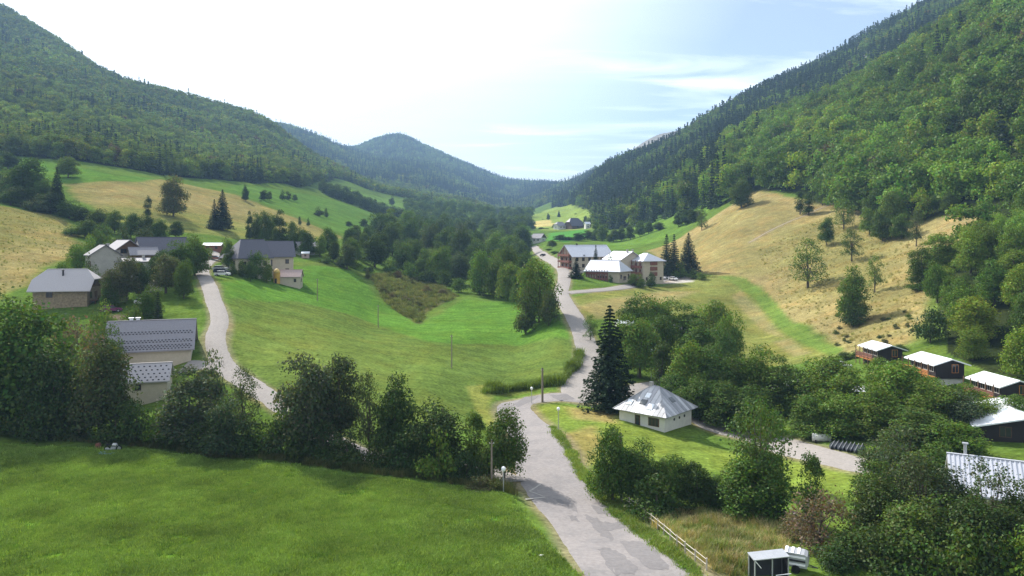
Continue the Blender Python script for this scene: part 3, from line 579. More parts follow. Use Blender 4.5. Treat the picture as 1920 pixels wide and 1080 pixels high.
# right of the main road
for k, (px, d, top, w, kd, tn, lb) in enumerate([(1148,79,797,90,'round','mid','tallest shrubby tree of the clump right of the road, behind a wooden pole'), (1203,79,828,85,'round','mid','second tree of the clump right of the road below the white house'), (1255,78,852,85,'round','mid','third tree of the clump right of the road below the white house'), (1305,77,868,85,'round','dark','fourth tree of the clump right of the road below the white house'), (1345,77,890,80,'round','dark','rightmost low tree of the clump right of the road'), (1230,74,890,110,'bush','dark','dark shrub low in the clump right of the road')]):
    T(kd, px, d, top, w, tn, lb, None, k)
T('loose', 1425, 74, 742, 140, 'mid', 'tall loose broadleaf tree standing before the camp lane', None, 0)
T('round', 1418, 73, 850, 140, 'mid', 'dense leafy tree under the tall loose one before the camp lane', None, 1)
T('columnar', 1522, 70, 848, 50, 'mid', 'slender ragged tree left of the thicket at the lower right')
T('twiggy', 1535, 62, 915, 125, 'brown', 'brown half dry bush beside the small trailer at the lower right')
T('twiggy', 1490, 66, 960, 70, 'brown', 'small brown dry bush left of the slender ragged tree')
T('loose', 1690, 70, 800, 130, 'grey', 'tall loose tree before the end of the camp lane', None, 1)
T('tall', 1640, 67, 865, 100, 'mid', 'leafy tree left in the thicket at the lower right', None, 0)
T('loose', 1735, 64, 850, 140, 'grey', 'ragged grey green tree in the middle of the lower right thicket', None, 2)
T('loose', 1860, 60, 862, 120, 'grey', 'loose grey green tree in front of the corrugated roof', None, 0)
T('tall', 1930, 58, 905, 110, 'dark', 'dark tree at the right picture edge under the corrugated roof', None, 2)
T('round', 1800, 57, 930, 150, 'dark', 'dark tree filling the lower right corner thicket', None, 3)
TH_ = []
for px, d, top, w in ((1600,60,985,120),(1660,57,985,130),(1725,55,990,130),(1790,54,985,130),(1860,53,985,130),(1930,52,990,120),(1570,58,1010,90),(1690,62,930,120),(1400,74,960,70),(1450,72,955,80)):
    TH_.append(T('bush', px, d, top, w, random.choice(['mid', 'dark', 'light']), 'leafy shrub in the thicket filling the lower right corner', 'shrubs of the lower right thicket'))
by_place(TH_, 'leafy shrub in the lower right corner thicket, %s')
for px, d, top, w, kd, tn, lb in ((1655,62,905,120,'round','dark','dense dark tree low in the lower right thicket'), (1785,63,880,110,'tall','grey','slim grey green tree left of the corrugated roof'), (1715,58,935,140,'round','mid','broad leafy tree at the bottom of the lower right thicket'), (1890,56,950,120,'round','dark','dark tree at the bottom right corner of the thicket'), (1760,78,835,110,'tall','mid','tall green tree behind the lower right thicket beside the flue')):
    T(kd, px, d, top, w, tn, lb)
# around the junction and the camp
T('spruce', 1143, 124, 574, 122, 'spruce', 'big dark spruce standing at the road junction beside the white house', None, 0)
T('loose', 1107, 180, 590, 30, 'mid', 'small lone tree beside the valley road just left of the big spruce')
T('columnar', 1241, 136, 640, 42, 'dark', 'small dark upright tree right behind the white pyramid roofed house')
camp = [(1185,168,560,80,'mid'),(1215,172,552,80,'light'),(1250,176,560,85,'light'),(1290,174,572,85,'yellow'),(1335,168,565,85,'light'),(1368,162,585,62,'light'),(1175,152,590,70,'yellow'),(1200,150,598,85,'light'),(1235,156,592,80,'mid'),(1310,158,600,85,'mid'),(1350,150,612,75,'mid'),
        (1292,131,640,92,'light'),(1335,128,652,92,'mid'),(1378,130,665,80,'mid'),(1424,128,650,95,'light'),(1465,124,668,80,'mid'),(1545,118,668,120,'yellow'),(1500,121,690,80,'mid'),(1592,112,690,90,'light'),(1645,128,672,62,'yellow'),(1688,106,680,125,'yellow'),(1640,101,720,100,'light'),(1755,101,716,110,'light'),(1800,99,735,95,'grey'),(1720,94,765,130,'mid'),(1790,90,790,120,'light'),(1570,104,735,110,'light'),(1520,106,740,90,'mid'),(1270,128,700,80,'mid'),(1310,122,705,90,'mid'),(1360,118,715,90,'mid'),(1410,114,725,90,'mid'),(1900,100,740,70,'light'),(1850,108,745,60,'light'),(1700,112,690,90,'light'),(1740,108,705,90,'light'),(1815,104,720,80,'light'),(1845,100,745,70,'light'),(1665,84,830,110,'grey'),(1725,80,850,100,'light')]
CT = []
for k, (px, d, top, w, tn) in enumerate(camp): CT.append(T('round' if k % 3 else 'tall', px, d, top, w, tn, 'broadleaf tree of the camp grove right of the junction', 'trees of the camp grove'))
for a, b_, nm in ((145, 999, 'back'), (115, 145, 'middle'), (0, 115, 'front')): by_place([o for o in CT if a <= o.location.y < b_], 'broadleaf tree in the ' + nm + ' row of the camp grove, %s')
T('loose', 1428, 86, 760, 120, 'mid', 'loose tree overhanging the camp lane behind the tall loose one', None, 2)
# big tree by the valley road
T('round', 1010, 208, 487, 88, 'light', 'big bright green tree beside the valley road at the meadow end', None, 3)
T('bush', 985, 201, 540, 46, 'grey', 'left of the two low bushes under the big bright green roadside tree')
T('bush', 1028, 198, 543, 44, 'grey', 'right of the two low bushes under the big bright green roadside tree')
for px, d, top, w, tn in ((958,262,492,56,'light'),(932,272,478,56,'mid'),(976,250,505,44,'mid'),(905,280,470,56,'light'),(945,285,462,56,'mid'),(985,300,470,46,'mid')):
    T('round', px, d, top, w, tn, 'broadleaf tree between the stream-side wood and the big roadside tree', 'trees beside the big roadside tree')
# hotel trees
T('spruce', 1080, 283, 485, 36, 'spruce', 'dark pointed spruce in front of the hotels beside the valley road', None, 1)
T('spruce', 1117, 306, 460, 26, 'sprucel', 'pale slim spruce between the two rear hotel blocks', None, 2)
T('spruce', 1250, 316, 440, 50, 'sprucel', 'left of the three spruces right of the tallest hotel block', None, 1)
T('spruce', 1264, 318, 440, 42, 'sprucel', 'middle of the three spruces right of the tallest hotel block', None, 2)
T('spruce', 1291, 318, 437, 54, 'sprucel', 'right spreading one of the three spruces right of the tallest hotel block', None, 0)
for px, d, top, w, tn in ((1186,282,512,20,'light'),(1200,280,513,22,'mid'),(1220,284,510,24,'dark'),(1275,312,490,32,'light'),(1100,292,503,14,'light'),(1143,296,475,16,'mid'),(1145,283,515,10,'dark'),(1300,306,505,26,'mid'),(1315,300,510,20,'light')):
    T('bush', px, d, top, w, tn, 'garden shrub by the hotel buildings', 'shrubs around the hotels')
# village trees on the left
T('round', 365, 204, 442, 62, 'mid', 'big round tree beside the bend of the village lane', None, 0)
T('round', 338, 196, 452, 62, 'mid', 'big round tree left of the one by the lane bend in the village', None, 1)
T('tall', 311, 178, 478, 56, 'olive', 'olive green upright tree by the parked cars in the village', None, 1)
T('round', 238, 172, 482, 60, 'olive', 'olive tree in front of the grey village house', None, 2)
T('round', 268, 152, 548, 48, 'mid', 'dark rounded tree between the stone chalet and the farmhouse', None, 3)
T('round', 288, 156, 535, 40, 'mid', 'rounded tree behind the small spruce near the farmhouse', None, 0)
T('round', 215, 168, 505, 52, 'olive', 'olive tree hiding the right corner of the grey village house', None, 3)
T('round', 262, 176, 492, 44, 'dark', 'dark tree behind the shaded village yard')
T('round', 168, 176, 500, 40, 'mid', 'green tree at the left corner of the grey village house', None, 1)
T('round', 150, 200, 462, 44, 'light', 'light green tree on the slope left of the grey village house', None, 2)
T('round', 345, 172, 488, 40, 'mid', 'tree right of the olive upright tree beside the village lane', None, 0)
T('round', 300, 190, 470, 46, 'dark', 'dark tree in front of the slate roofed village house')
T('round', 428, 224, 452, 26, 'mid', 'tree at the left corner of the hipped farmhouse', None, 2)
T('spruce', 296, 146, 548, 40, 'sprucel', 'small spruce behind the dark roofed farmhouse', None, 2)
GB_ = []
for px, d, top, w, tn in ((170,186,478,40,'mid'),(145,205,455,40,'light'),(165,215,440,40,'light'),(180,230,430,40,'mid'),(205,225,445,30,'mid'),(120,190,490,36,'light'),(200,150,565,40,'light'),(175,140,585,50,'light'),(235,140,590,50,'light'),(250,145,575,40,'mid'),(205,165,520,36,'dark'),(350,136,610,18,'dark'),(425,238,448,26,'dark'),(480,224,470,34,'mid'),(500,224,478,24,'light'),(455,218,486,24,'mid'),(435,214,490,24,'dark'),(470,215,490,26,'dark'),(225,140,600,40,'mid'),(185,128,640,50,'mid'),(215,132,610,40,'dark')):
    GB_.append(T('bush', px, d, top, w, tn, 'garden bush among the village houses on the left', 'garden bushes of the left village'))
by_place(GB_, 'garden bush among the village houses on the left, %s')
# hedges and trees on the left pastures
PH_ = []
for px, d, top, w, kd, tn in ((52,318,297,72,'round','dark'),(25,322,315,70,'round','mid'),(85,312,335,50,'round','mid'),(0,330,320,60,'round','dark'),(-40,330,300,80,'round','mid'),(40,305,350,60,'round','dark'),(95,302,360,50,'round','dark'),(130,300,375,46,'round','mid'),(20,300,358,50,'round','mid'),(70,298,365,50,'bush','grey'),(155,298,388,40,'round','dark'),(185,292,392,44,'round','dark'),(215,288,395,40,'round','mid'),(245,282,400,40,'round','mid'),(275,284,402,36,'round','dark'),(300,280,410,34,'round','mid'),(330,292,415,30,'round','dark'),(160,262,412,44,'round','mid'),(190,255,418,44,'bush','mid'),(230,250,425,44,'bush','grey'),(270,252,425,40,'bush','grey'),(135,260,420,40,'bush','mid'),(15,420,285,44,'round','dark'),(-20,400,280,50,'round','mid')):
    PH_.append(T(kd, px, d, top, w, tn, 'dark broadleaf tree in the hedgerow between the two left pastures', 'trees of the left pasture hedgerow'))
for a, b_, nm in ((295, 999, 'upper'), (0, 295, 'lower')): by_place([o for o in PH_ if a <= o.location.y < b_], 'dark tree in the ' + nm + ' hedgerow between the two left pastures, %s')
T('spruce', 107, 305, 314, 42, 'spruce', 'dark spruce among the broadleaf hedgerow at the left', None, 0)
T('round', 128, 400, 295, 46, 'light', 'pale lone tree on the green strip below the left mountain wood', None, 2)
T('round', 325, 345, 330, 56, 'olive', 'lone spreading tree in the middle of the dry left pasture', None, 1)
T('columnar', 277, 330, 367, 15, 'dark', 'small slim tree left below the lone spreading pasture tree')
T('spruce', 417, 336, 356, 46, 'spruce', 'tall dark spruce, right of the pair above the farm', None, 0)
T('spruce', 402, 334, 374, 34, 'spruce', 'shorter dark spruce, left of the pair above the farm', None, 1)
GV_ = []
for px, d, top, w, kd, tn in ((468,318,396,16,'tall','dark'),(482,322,398,26,'round','mid'),(498,318,396,30,'round','mid'),(524,308,394,34,'tall','dark'),(510,322,402,22,'round','mid'),(560,300,425,36,'round','dark'),(575,292,432,36,'round','dark'),(545,316,415,26,'round','mid')):
    GV_.append(T(kd, px, d, top, w, tn, 'tree of the small grove above the dark slate farm roofs', 'grove above the slate roofed farm'))
by_place(GV_, 'tree of the small grove above the dark slate farm roofs, %s')
DB_ = []
for px, d, top, w, tn in ((460,470,348,14,'dark'),(495,505,356,20,'dark'),(505,515,358,12,'dark'),(488,490,377,7,'dark'),(540,560,358,14,'dark'),(530,545,356,14,'dark'),(553,570,364,12,'dark'),(598,520,388,22,'dark'),(612,535,390,10,'dark'),(578,430,408,8,'dark'),(562,420,405,7,'dark'),(655,520,415,16,'dark'),(668,530,422,14,'dark'),(682,560,410,18,'dark'),(688,530,420,14,'dark'),(735,1000,365,12,'dark'),(770,1060,380,8,'dark')):
    DB_.append(T('bush' if w < 13 or px in (598, 612, 540, 530) else 'round', px, d, top, w, tn, 'small dark bush or tree dotted over the green pasture below the left wood', 'bushes dotted over the left pasture'))
by_place(DB_, 'small dark bush on the pasture below the left wood, %s')
# right dry slope
SL = [(1515,540,93,76,'loose','light','many stemmed spreading tree low on the dry slope'), (1598,608,108,64,'tall','light','tree with dark ivy at its foot, lowest on the dry slope'), (1640,548,70,36,'loose','light','thin loose tree right of the ivy footed one on the dry slope'), (1728,540,76,50,'tall','mid','upright tree at the right end of the dry slope'), (1597,490,62,44,'loose','mid','leaning tree in the middle of the dry slope'), (1550,460,52,30,'round','mid','small round tree above the many stemmed one on the dry slope'), (1582,430,58,42,'loose','light','tree beside the wood edge above the middle of the dry slope'), (1500,402,44,20,'columnar','dark','dark narrow tree at the top edge of the dry slope'), (1516,404,46,24,'columnar','dark','second dark narrow tree at the top edge of the dry slope'), (1542,385,55,36,'loose','mid','thin trunked tree at the top edge of the dry slope'), (1718,462,68,32,'loose','grey','half bare greyish tree near the right end of the dry slope'), (1390,390,56,44,'round','mid','round lone tree at the upper left corner of the dry slope'), (1316,432,40,26,'loose','mid','small loose tree on the left border of the dry slope'), (1745,642,66,66,'bush','dark','dark grey rounded bush at the foot of the dry slope'), (1600,612,48,50,'bush','dark','dark ivy bush at the foot of the lowest dry slope tree'), (1720,545,26,50,'bush','mid','bush at the foot of the upright tree on the dry slope')]
for k, (px, py, h, w, kd, tn, lb) in enumerate(SL): based(kd, px, py, h, w, tn, lb)
for px, py, h, w in ((1655,452,62,46),(1630,440,50,40),(1672,430,70,50),(1640,410,55,44),(1690,448,48,44),(1615,400,50,40),(1760,395,34,40),(1780,400,40,36),(1735,408,28,30)):
    based('round', px, py, h, w, random.choice(['mid', 'light', 'mid']), 'broadleaf tree of the clump reaching down into the dry slope', 'clump reaching into the dry slope')
for px, py, h, w in ((1585,668,14,34),(1608,664,14,34),(1630,660,14,30),(1665,652,14,34),(1690,652,13,26)):
    based('bush', px, py + 6, h, w, 'dark', 'dark clipped hedge shrub behind the leftmost camp chalet', 'hedge shrubs behind the leftmost chalet')
TS_ = []
for k in range(26):
    px, py = random.uniform(1560, 1730), random.uniform(560, 650); TS_.append(based('bush', px, py, random.uniform(4, 8), random.uniform(8, 16), random.choice(['mid', 'olive', 'dark']), 'tiny shrub dotted over the foot of the dry slope', 'tiny shrubs on the dry slope'))
by_place(TS_, 'tiny shrub dotted over the foot of the dry slope, %s')
RH_ = []
for px, d, top, w, tn in ((1130,560,420,26,'light'),(1118,575,415,20,'light'),(1150,545,430,22,'mid'),(1165,545,424,20,'mid'),(1182,540,420,22,'mid'),(1200,530,414,24,'mid'),(1216,522,416,20,'mid'),(1235,515,416,24,'dark'),(1143,540,438,14,'mid'),(1272,490,398,20,'dark'),(1286,480,394,24,'dark'),(1300,472,390,24,'dark'),(1312,468,394,16,'olive'),(1050,560,440,26,'dark'),(1068,570,444,30,'dark'),(1085,560,436,26,'dark'),(1102,580,432,26,'dark'),(1115,570,440,20,'dark'),(1035,500,450,20,'mid'),(1030,460,466,18,'mid'),(1040,420,470,18,'light')):
    RH_.append(T('round', px, d, top, w, tn, 'broadleaf tree of the rows edging the green strip behind the hotels', 'tree rows behind the hotels'))
by_place(RH_, 'tree in the rows edging the strip behind the hotels, %s')
# stream-side wood: every tree of it
def scatter(n, px0, px1, dfun, spacing, tries=6000, r=random):
    pts = []
    for _ in range(tries):
        if len(pts) >= n: break
        px = r.uniform(px0, px1); lo, hi = dfun(px); d = lo + (hi - lo) * r.random() ** 1.2; x, y = at(px, d)
        if all((x - a) ** 2 + (y - b) ** 2 > (spacing * (1 + d / 900)) ** 2 for a, b in pts): pts.append((x, y))
    return pts
random.seed(11)
def stream_band(px):
    return np.interp(px, [585,640,700,760,830,900,960,1000], [278,272,310,328,318,296,288,290]), np.interp(px, [585,640,700,760,830,900,960,1000], [318,330,480,600,660,720,740,500])
SW_ = []
for x, y in scatter(92, 588, 985, stream_band, 6.8):
    px = CX + F * x / y; front = y < 310; H = random.uniform(8, 12) if px < 700 else random.uniform(11, 17) if y < 400 else random.uniform(15, 23)
    o = plant(random.choice(['round', 'round', 'tall']), x, y, H, H * random.uniform(.62, .85), random.choice(['mid', 'dark', 'light', 'mid', 'grey'] if not front else ['grey', 'mid', 'light', 'dark']), 'broadleaf tree of the stream-side wood behind the big meadow', 'stream-side wood'); SW_.append(o)
def by_rows(ts, fmt, size=24, names=('first', 'second', 'third', 'fourth', 'fifth')):
    ts = sorted(ts, key=lambda o: o.location.y)
    for k in range(0, len(ts), size): by_place(ts[k:k + size], fmt % (names[k // size], '%s'))
by_rows(SW_, 'tree in the stream-side wood, %s row back, %s')
BF_ = []
for px, d, top, w in ((860,290,520,34),(900,284,522,36),(935,280,525,34),(965,276,520,34),(835,312,505,34),(800,322,495,34),(765,326,490,34),(730,320,488,30),(692,290,500,26),(665,286,485,30),(640,282,482,30),(612,280,478,30)):
    BF_.append(T('bush', px, d, top, w, random.choice(['grey', 'mid', 'light', 'dark']), 'bush along the foot of the stream-side wood', 'bushes fronting the stream-side wood'))
by_place(BF_, 'bush along the foot of the stream-side wood, %s')
for px, py, h, w in ((745,520,16,22),(718,545,14,18),(770,530,12,20),(800,545,14,24),(830,550,12,20),(735,555,10,18),(690,520,20,14),(760,560,9,20),(785,570,9,18)):
    based('bush', px, py + 3, h, w, random.choice(['olive', 'dark', 'brown']), 'scrub bush on the brown bank between the meadows', 'scrub on the brown bank')

# ------------------------------------------------------------------ woods: nearest trees singly, the rest as one mass each
def coll(name, meshes):
    c = bpy.data.collections.new(name)
    for i, me in enumerate(meshes):
        o = bpy.data.objects.new('%s_%02d' % (name, i), me); c.objects.link(o)
    return c
M_TRUNKI = M_BARK
def lod_b(seed, n, leaf): return broad_crown(seed, 12, 9.5, -.05, n, leaf, 15, (.2, .31), .55, M_LEAFI)[0]
COL_MID = coll('midtree', [lod_b(400 + s, 1500, .74) for s in range(5)] + [spruce_crown(420 + s, 18, 6.2, .02, 900, .8, M_LEAFI, 16, .3) for s in range(3)])
COL_FAR = coll('fartree', [lod_b(440 + s, 230, 1.55) for s in range(4)] + [spruce_crown(460 + s, 18, 6.4, .02, 170, 1.7, M_LEAFI, 9, .3) for s in range(3)])
def scatter_group(name, colc):
    ng = bpy.data.node_groups.new(name, 'GeometryNodeTree'); n, l = ng.nodes, ng.links
    ng.interface.new_socket(name='Geometry', in_out='INPUT', socket_type='NodeSocketGeometry'); ng.interface.new_socket(name='Geometry', in_out='OUTPUT', socket_type='NodeSocketGeometry')
    gi, go = n.new('NodeGroupInput'), n.new('NodeGroupOutput'); ci = n.new('GeometryNodeCollectionInfo'); ci.inputs['Collection'].default_value = colc; ci.inputs['Separate Children'].default_value = True; ci.inputs['Reset Children'].default_value = True
    ip = n.new('GeometryNodeInstanceOnPoints'); ip.inputs['Pick Instance'].default_value = True
    def na(nm, t): x = n.new('GeometryNodeInputNamedAttribute'); x.data_type = t; x.inputs['Name'].default_value = nm; return x.outputs['Attribute']
    l.new(gi.outputs[0], ip.inputs['Points']); l.new(ci.outputs[0], ip.inputs['Instance']); l.new(na('idx', 'INT'), ip.inputs['Instance Index']); l.new(na('rot', 'FLOAT_VECTOR'), ip.inputs['Rotation']); l.new(na('scl', 'FLOAT_VECTOR'), ip.inputs['Scale']); l.new(ip.outputs[0], go.inputs[0])
    return ng
GROUPS = {}
def mass(name, label, cat, pts, scl, rot, idx, tint, colc):
    me = bpy.data.meshes.new(name); n = len(pts); me.vertices.add(n); me.vertices.foreach_set('co', np.asarray(pts, np.float32).ravel())
    for nm, t, key, arr in (('scl', 'FLOAT_VECTOR', 'vector', scl), ('rot', 'FLOAT_VECTOR', 'vector', rot), ('tint', 'FLOAT_COLOR', 'color', tint)):
        a = me.attributes.new(nm, t, 'POINT'); a.data.foreach_set(key, np.asarray(arr, np.float32).ravel())
    a = me.attributes.new('idx', 'INT', 'POINT'); a.data.foreach_set('value', np.asarray(idx, np.int32)); me.update()
    o = obj(name, me); md = o.modifiers.new('scatter', 'NODES')
    if colc.name not in GROUPS: GROUPS[colc.name] = scatter_group('scatter_' + colc.name, colc)
    md.node_group = GROUPS[colc.name]; tag(o, label, cat, kind='stuff'); print(name, n); return o
# running skyline per column: ground hidden deep behind nearer ground is not planted
PYG = HY - F * (Z + 14 - CZ) / YG
RUN = np.minimum.accumulate(HY - F * (Z - CZ) / YG, axis=1)
def visible(x, y, slack=10):
    u = np.clip(((CX + F * x / y - GU[0]) / (GU[1] - GU[0])).round().astype(int), 0, NU - 1); v = np.clip(((np.log(y) - LD0) / (GL[1] - GL[0])).round().astype(int), 0, NV - 1)
    return PYG[u, v] < RUN[u, v] + slack
FIELDS = [poly_from(p) for p in ([(642,351),(740,376),(865,408),(800,404),(700,391),(640,372)], [(965,418),(1020,395),(1050,388),(1110,395),(1115,430),(1050,432),(1000,430)], [(1700,432),(1760,412),(1840,388),(1842,430),(1770,474),(1740,480)])]
def wood_points(px0, px1, d0, d1, sp, seed):
    """jittered grid over the wooded ground between two distances"""
    r = np.random.default_rng(seed); x0, x1 = min(at(px0, d0)[0], at(px0, d1)[0]), max(at(px1, d0)[0], at(px1, d1)[0])
    gx, gy = np.meshgrid(np.arange(x0, x1, sp), np.arange(d0, d1, sp * .9)); gx = gx + (np.arange(gx.shape[0]) % 2)[:, None] * sp / 2
    x = (gx + r.uniform(-.38, .38, gx.shape) * sp).ravel(); y = (gy + r.uniform(-.38, .38, gx.shape) * sp).ravel(); k = y > 20; x, y = x[k], y[k]
    u = CX + F * x / y
    k = (u > px0) & (u < px1) & np.where(u > 1035, y > np.interp(u, *R_START), y > np.interp(u, *L_START))
    x, y = x[k], y[k]
    for f in FIELDS: k = poly_sd(np.stack([x, y], -1), f) < 0; x, y = x[k], y[k]
    k = visible(x, y) & ~((CX + F * x / y > 1120) & (y > 2100)) & ~((CX + F * x / y > 1560) & (y > 950) & (fbm(x / 60, y / 60, 91, 4) > 0.10)); return x[k], y[k], r
def conifer_share(x, y):
    u = CX + F * x / y; n = fbm(x / 70, y / 70, 55, 3) + .5
    right = u > 1035; front = right & (y < 720) & (u > 1330)
    s = np.where(front, np.clip((n - .66) * 5, 0, .6), np.where(right, np.clip(.62 + (n - .5) * 3.2, .15, 1), np.clip((n - .62) * 4 + .12 - np.clip((y - 750) / 900, 0, .3), 0.015, .9)))
    s = np.where(~right & (y < 640), np.clip(s + .12, 0, .9), s); s = np.where(y > 1900, np.clip(.45 + (n - .5) * 3 - np.clip((zat(x, y) - 330) / 250, 0, .5), 0, 1), s)
    s = np.where(right & (u < 1360) & (y < 800), np.clip(.75 + (n - .5) * 2, .3, 1), s); return s
def wood(name, label, px0, px1, d0, d1, sp, seed, colc, hmul=1.0, nb=5, single=None, warm=0.0):
    x, y, r = wood_points(px0, px1, d0, d1, sp, seed)
    con = r.random(len(x)) < conifer_share(x, y)
    H = np.where(con, r.uniform(14, 22, len(x)), r.uniform(9.5, 16, len(x))) * (hmul if not warm else np.interp(y, [130, 230, 330], [.62, .85, hmul])); W = np.where(con, H * r.uniform(.30, .40, len(x)), H * r.uniform(.68, .95, len(x)))
    g = fbm(x / 55, y / 55, 77, 3); t = r.random((len(x), 1)); a, b = np.array(TINT['mid']), np.array(TINT['light'])
    tint = a * (1 - t) + b * t; tint = tint * (1 + g[:, None] * 1.1) * r.uniform(.68, 1.3, (len(x), 1)); yel = r.random(len(x)) < .12 + warm; tint[yel] *= (1.35, 1.12, .9); br = (r.random(len(x)) < .012) & (y > 330); tint[br] = np.array(TINT['brown']) * .6
    tint = tint * ((1.15, 1.05, 1.15) if px0 < 0 else (1.08, 1.12, .95) if warm else (1, 1, 1))
    ct = np.array(TINT['spruce']) * r.uniform(.85, 1.6, (len(x), 1)); tint = np.where(con[:, None], ct, tint)
    if single:
        lab, grp, mx = single; order = np.argsort(y)[:mx]; near = np.zeros(len(x), bool); near[order] = True
        NB_ = []
        for i in order: o = plant('spruce' if con[i] else random.choice(['round', 'tall', 'round']), float(x[i]), float(y[i]), float(H[i]), float(W[i]), tuple(tint[i]), lab[1] if con[i] else lab[0], grp[1] if con[i] else grp[0]); NB_.append(o)
        by_rows([o for o in NB_ if o['label'] == lab[0]], 'tree low in the right hillside wood, %s row up, %s')
        k = ~near; x, y, con, H, W, tint = x[k], y[k], con[k], H[k], W[k], tint[k]
    n = len(x); nc = len(colc.objects) - nb
    scl = np.where(con[:, None], np.stack([W / 6.3, W / 6.3, H / 18], 1), np.stack([W / 9.5, W / 9.5, H / 12], 1)); rot = np.stack([np.zeros(n), np.zeros(n), r.uniform(0, 6.28, n)], 1)
    idx = np.where(con, nb + r.integers(0, nc, n), r.integers(0, nb, n))
    return mass(name, label, 'wood', np.stack([x, y, zat(x, y) - .3], 1), scl, rot, idx, np.concatenate([tint, np.ones((n, 1))], 1), colc)
wood('hillside_wood', 'dense mixed green wood covering the steep right hillside', 1060, 2300, 110, 720, 10.6, 21, COL_MID, 1.5, 5, (('broadleaf tree low in the wood on the steep right hillside', 'conifer low in the wood on the steep right hillside'), ('nearest broadleaf trees of the right hillside wood', 'nearest conifers of the right hillside wood'), 64), .14)
wood('ridge_wood', 'dark conifer wood on the ridge behind the right hillside', 1036, 2200, 720, 1900, 9.0, 22, COL_FAR, 1.05, 4)
wood('mountain_wood', 'dark mixed wood covering the big left mountain', -500, 1030, 395, 900, 7.8, 23, COL_MID, 1.0, 5)
wood('upper_mountain_wood', 'hazy broadleaf wood on the upper left mountain', -500, 1030, 900, 1900, 9.5, 24, COL_FAR, 1.05, 4)
wood('far_mountain_wood', 'blue hazy woods on the far mountains closing the valley', -100, 1130, 1900, 4700, 15, 25, COL_FAR, 1.25, 4)
# belt of trees between the two green pastures
x, y = np.array([at(px, np.interp(px, [600,700,760,860,960], [800,790,840,900,900]) + random.uniform(-30, 40)) for px in np.linspace(600, 965, 170)]).T
r = np.random.default_rng(3); n = len(x); H = r.uniform(9, 15, n); W = H * r.uniform(.6, .85, n)
mass('tree_belt', 'dark belt of trees between the two green pastures on the left', 'wood', np.stack([x, y, zat(x, y) - .3], 1), np.stack([W / 9.5, W / 9.5, H / 12], 1), np.stack([np.zeros(n), np.zeros(n), r.uniform(0, 6.28, n)], 1), r.integers(0, 5, n), np.concatenate([np.array(TINT['dark']) * r.uniform(.85, 1.4, (n, 1)), np.ones((n, 1))], 1), COL_MID)
pts = np.array([at(px, np.interp(px, [700,800,900,1000,1040], [620,700,760,800,800]) + rng.uniform(0, 420)) for px in rng.uniform(760, 1000, 260)]); x, y = pts.T
n = len(x); H = r.uniform(10, 17, n); W = H * r.uniform(.6, .85, n)
mass('valley_wood', 'wood filling the valley floor beyond the stream trees', 'wood', np.stack([x, y, zat(x, y) - .3], 1), np.stack([W / 9.5, W / 9.5, H / 12], 1), np.stack([np.zeros(n), np.zeros(n), r.uniform(0, 6.28, n)], 1), r.integers(0, 5, n), np.concatenate([np.array(TINT['mid']) * r.uniform(.7, 1.3, (n, 1)), np.ones((n, 1))], 1), COL_MID)
for px, d, top, w, kd in ((1048,1080,394,8,'spruce'),(1028,1020,400,7,'round'),(1018,1050,411,4,'round'),(988,980,402,6,'spruce'),(1080,1050,400,10,'bush'),(998,850,422,16,'round'),(1015,840,426,14,'round'),(1025,835,428,12,'round'),(1040,860,420,12,'round'),(1105,780,408,10,'round'),(1098,790,405,10,'tall'),(975,830,420,26,'round'),(960,820,422,26,'round')):
    T(kd, px, d, top, w, 'dark' if kd != 'spruce' else 'spruce', 'small far tree on the meadow around the distant hamlet' if kd != 'spruce' else 'small far spruce on the meadow above the distant hamlet', 'far trees at the hamlet' if kd != 'spruce' else 'far spruces at the hamlet')
#@@BUILD
# ------------------------------------------------------------------ buildings
W_CREAM = mat('cream_render', (.46, .40, .31), .9, .10, 1.2); W_WHITE = mat('white_render', (.62, .60, .56), .9, .10, 1.0, .05); W_GREY = mat('grey_render', (.30, .29, .26), .9, .12, .8)
W_STONE = mat('brown_stone', (.24, .185, .125), .95, .35, 2.6, .5); W_DARK = mat('dark_stained_boards', (.020, .016, .016), .7, .3, 3, .1, stretch=(6, 6, .4)); W_WOOD = mat('brown_boards', (.12, .07, .04), .8, .3, 4, .1, stretch=(6, 6, .4)); W_ORANGE = mat('orange_varnished_wood', (.42, .165, .045), .6, .2, 4); W_RED = mat('red_brown_wood', (.19, .075, .055), .7, .25, 4)
R_SLATE = mat('dark_slate', (.085, .083, .105), .6, .2, 3, .15, stretch=(1, 1, 1)); R_GREYT = mat('grey_roof_tile', (.225, .215, .235), .75, .14, 5, .2); R_SHING = mat('pale_shingle', (.39, .365, .375), .85, .14, 5, .25, stretch=(1, 6, 6)); R_METAL = mat('pale_grey_metal', (.50, .51, .56), .45, .08, 1.5, 0, .25); R_WHITE = mat('white_metal_sheet', (.74, .76, .80), .4, .05, 1.0, 0, .1); R_PINK = mat('pinkish_tile', (.36, .27, .25), .85, .15, 5)
GLASS = mat('window_glass', (.022, .026, .032), .12, .2, 1, 0, 0, .6); FRAME = mat('window_frame', (.5, .48, .44), .6, .05); FRAMEB = mat('brown_window_frame', (.10, .055, .035), .7, .1); METALD = mat('dark_metal', (.03, .03, .035), .5, .2); METALG = mat('galvanised_metal', (.42, .43, .45), .45, .1, 2, 0, .5); CONC = mat('concrete', (.38, .36, .33), .9, .12, 2)
WOODP = mat('weathered_pole', (.20, .165, .13), .9, .25, 5, .2, stretch=(8, 8, .6)); LAMPW = mat('lamp_white', (.85, .85, .86), .4, .02)
def tf(pts, dx, dy, a):
    c, s = math.cos(a), math.sin(a); return [(dx + x * c - y * s, dy + x * s + y * c, z) for x, y, z in pts]
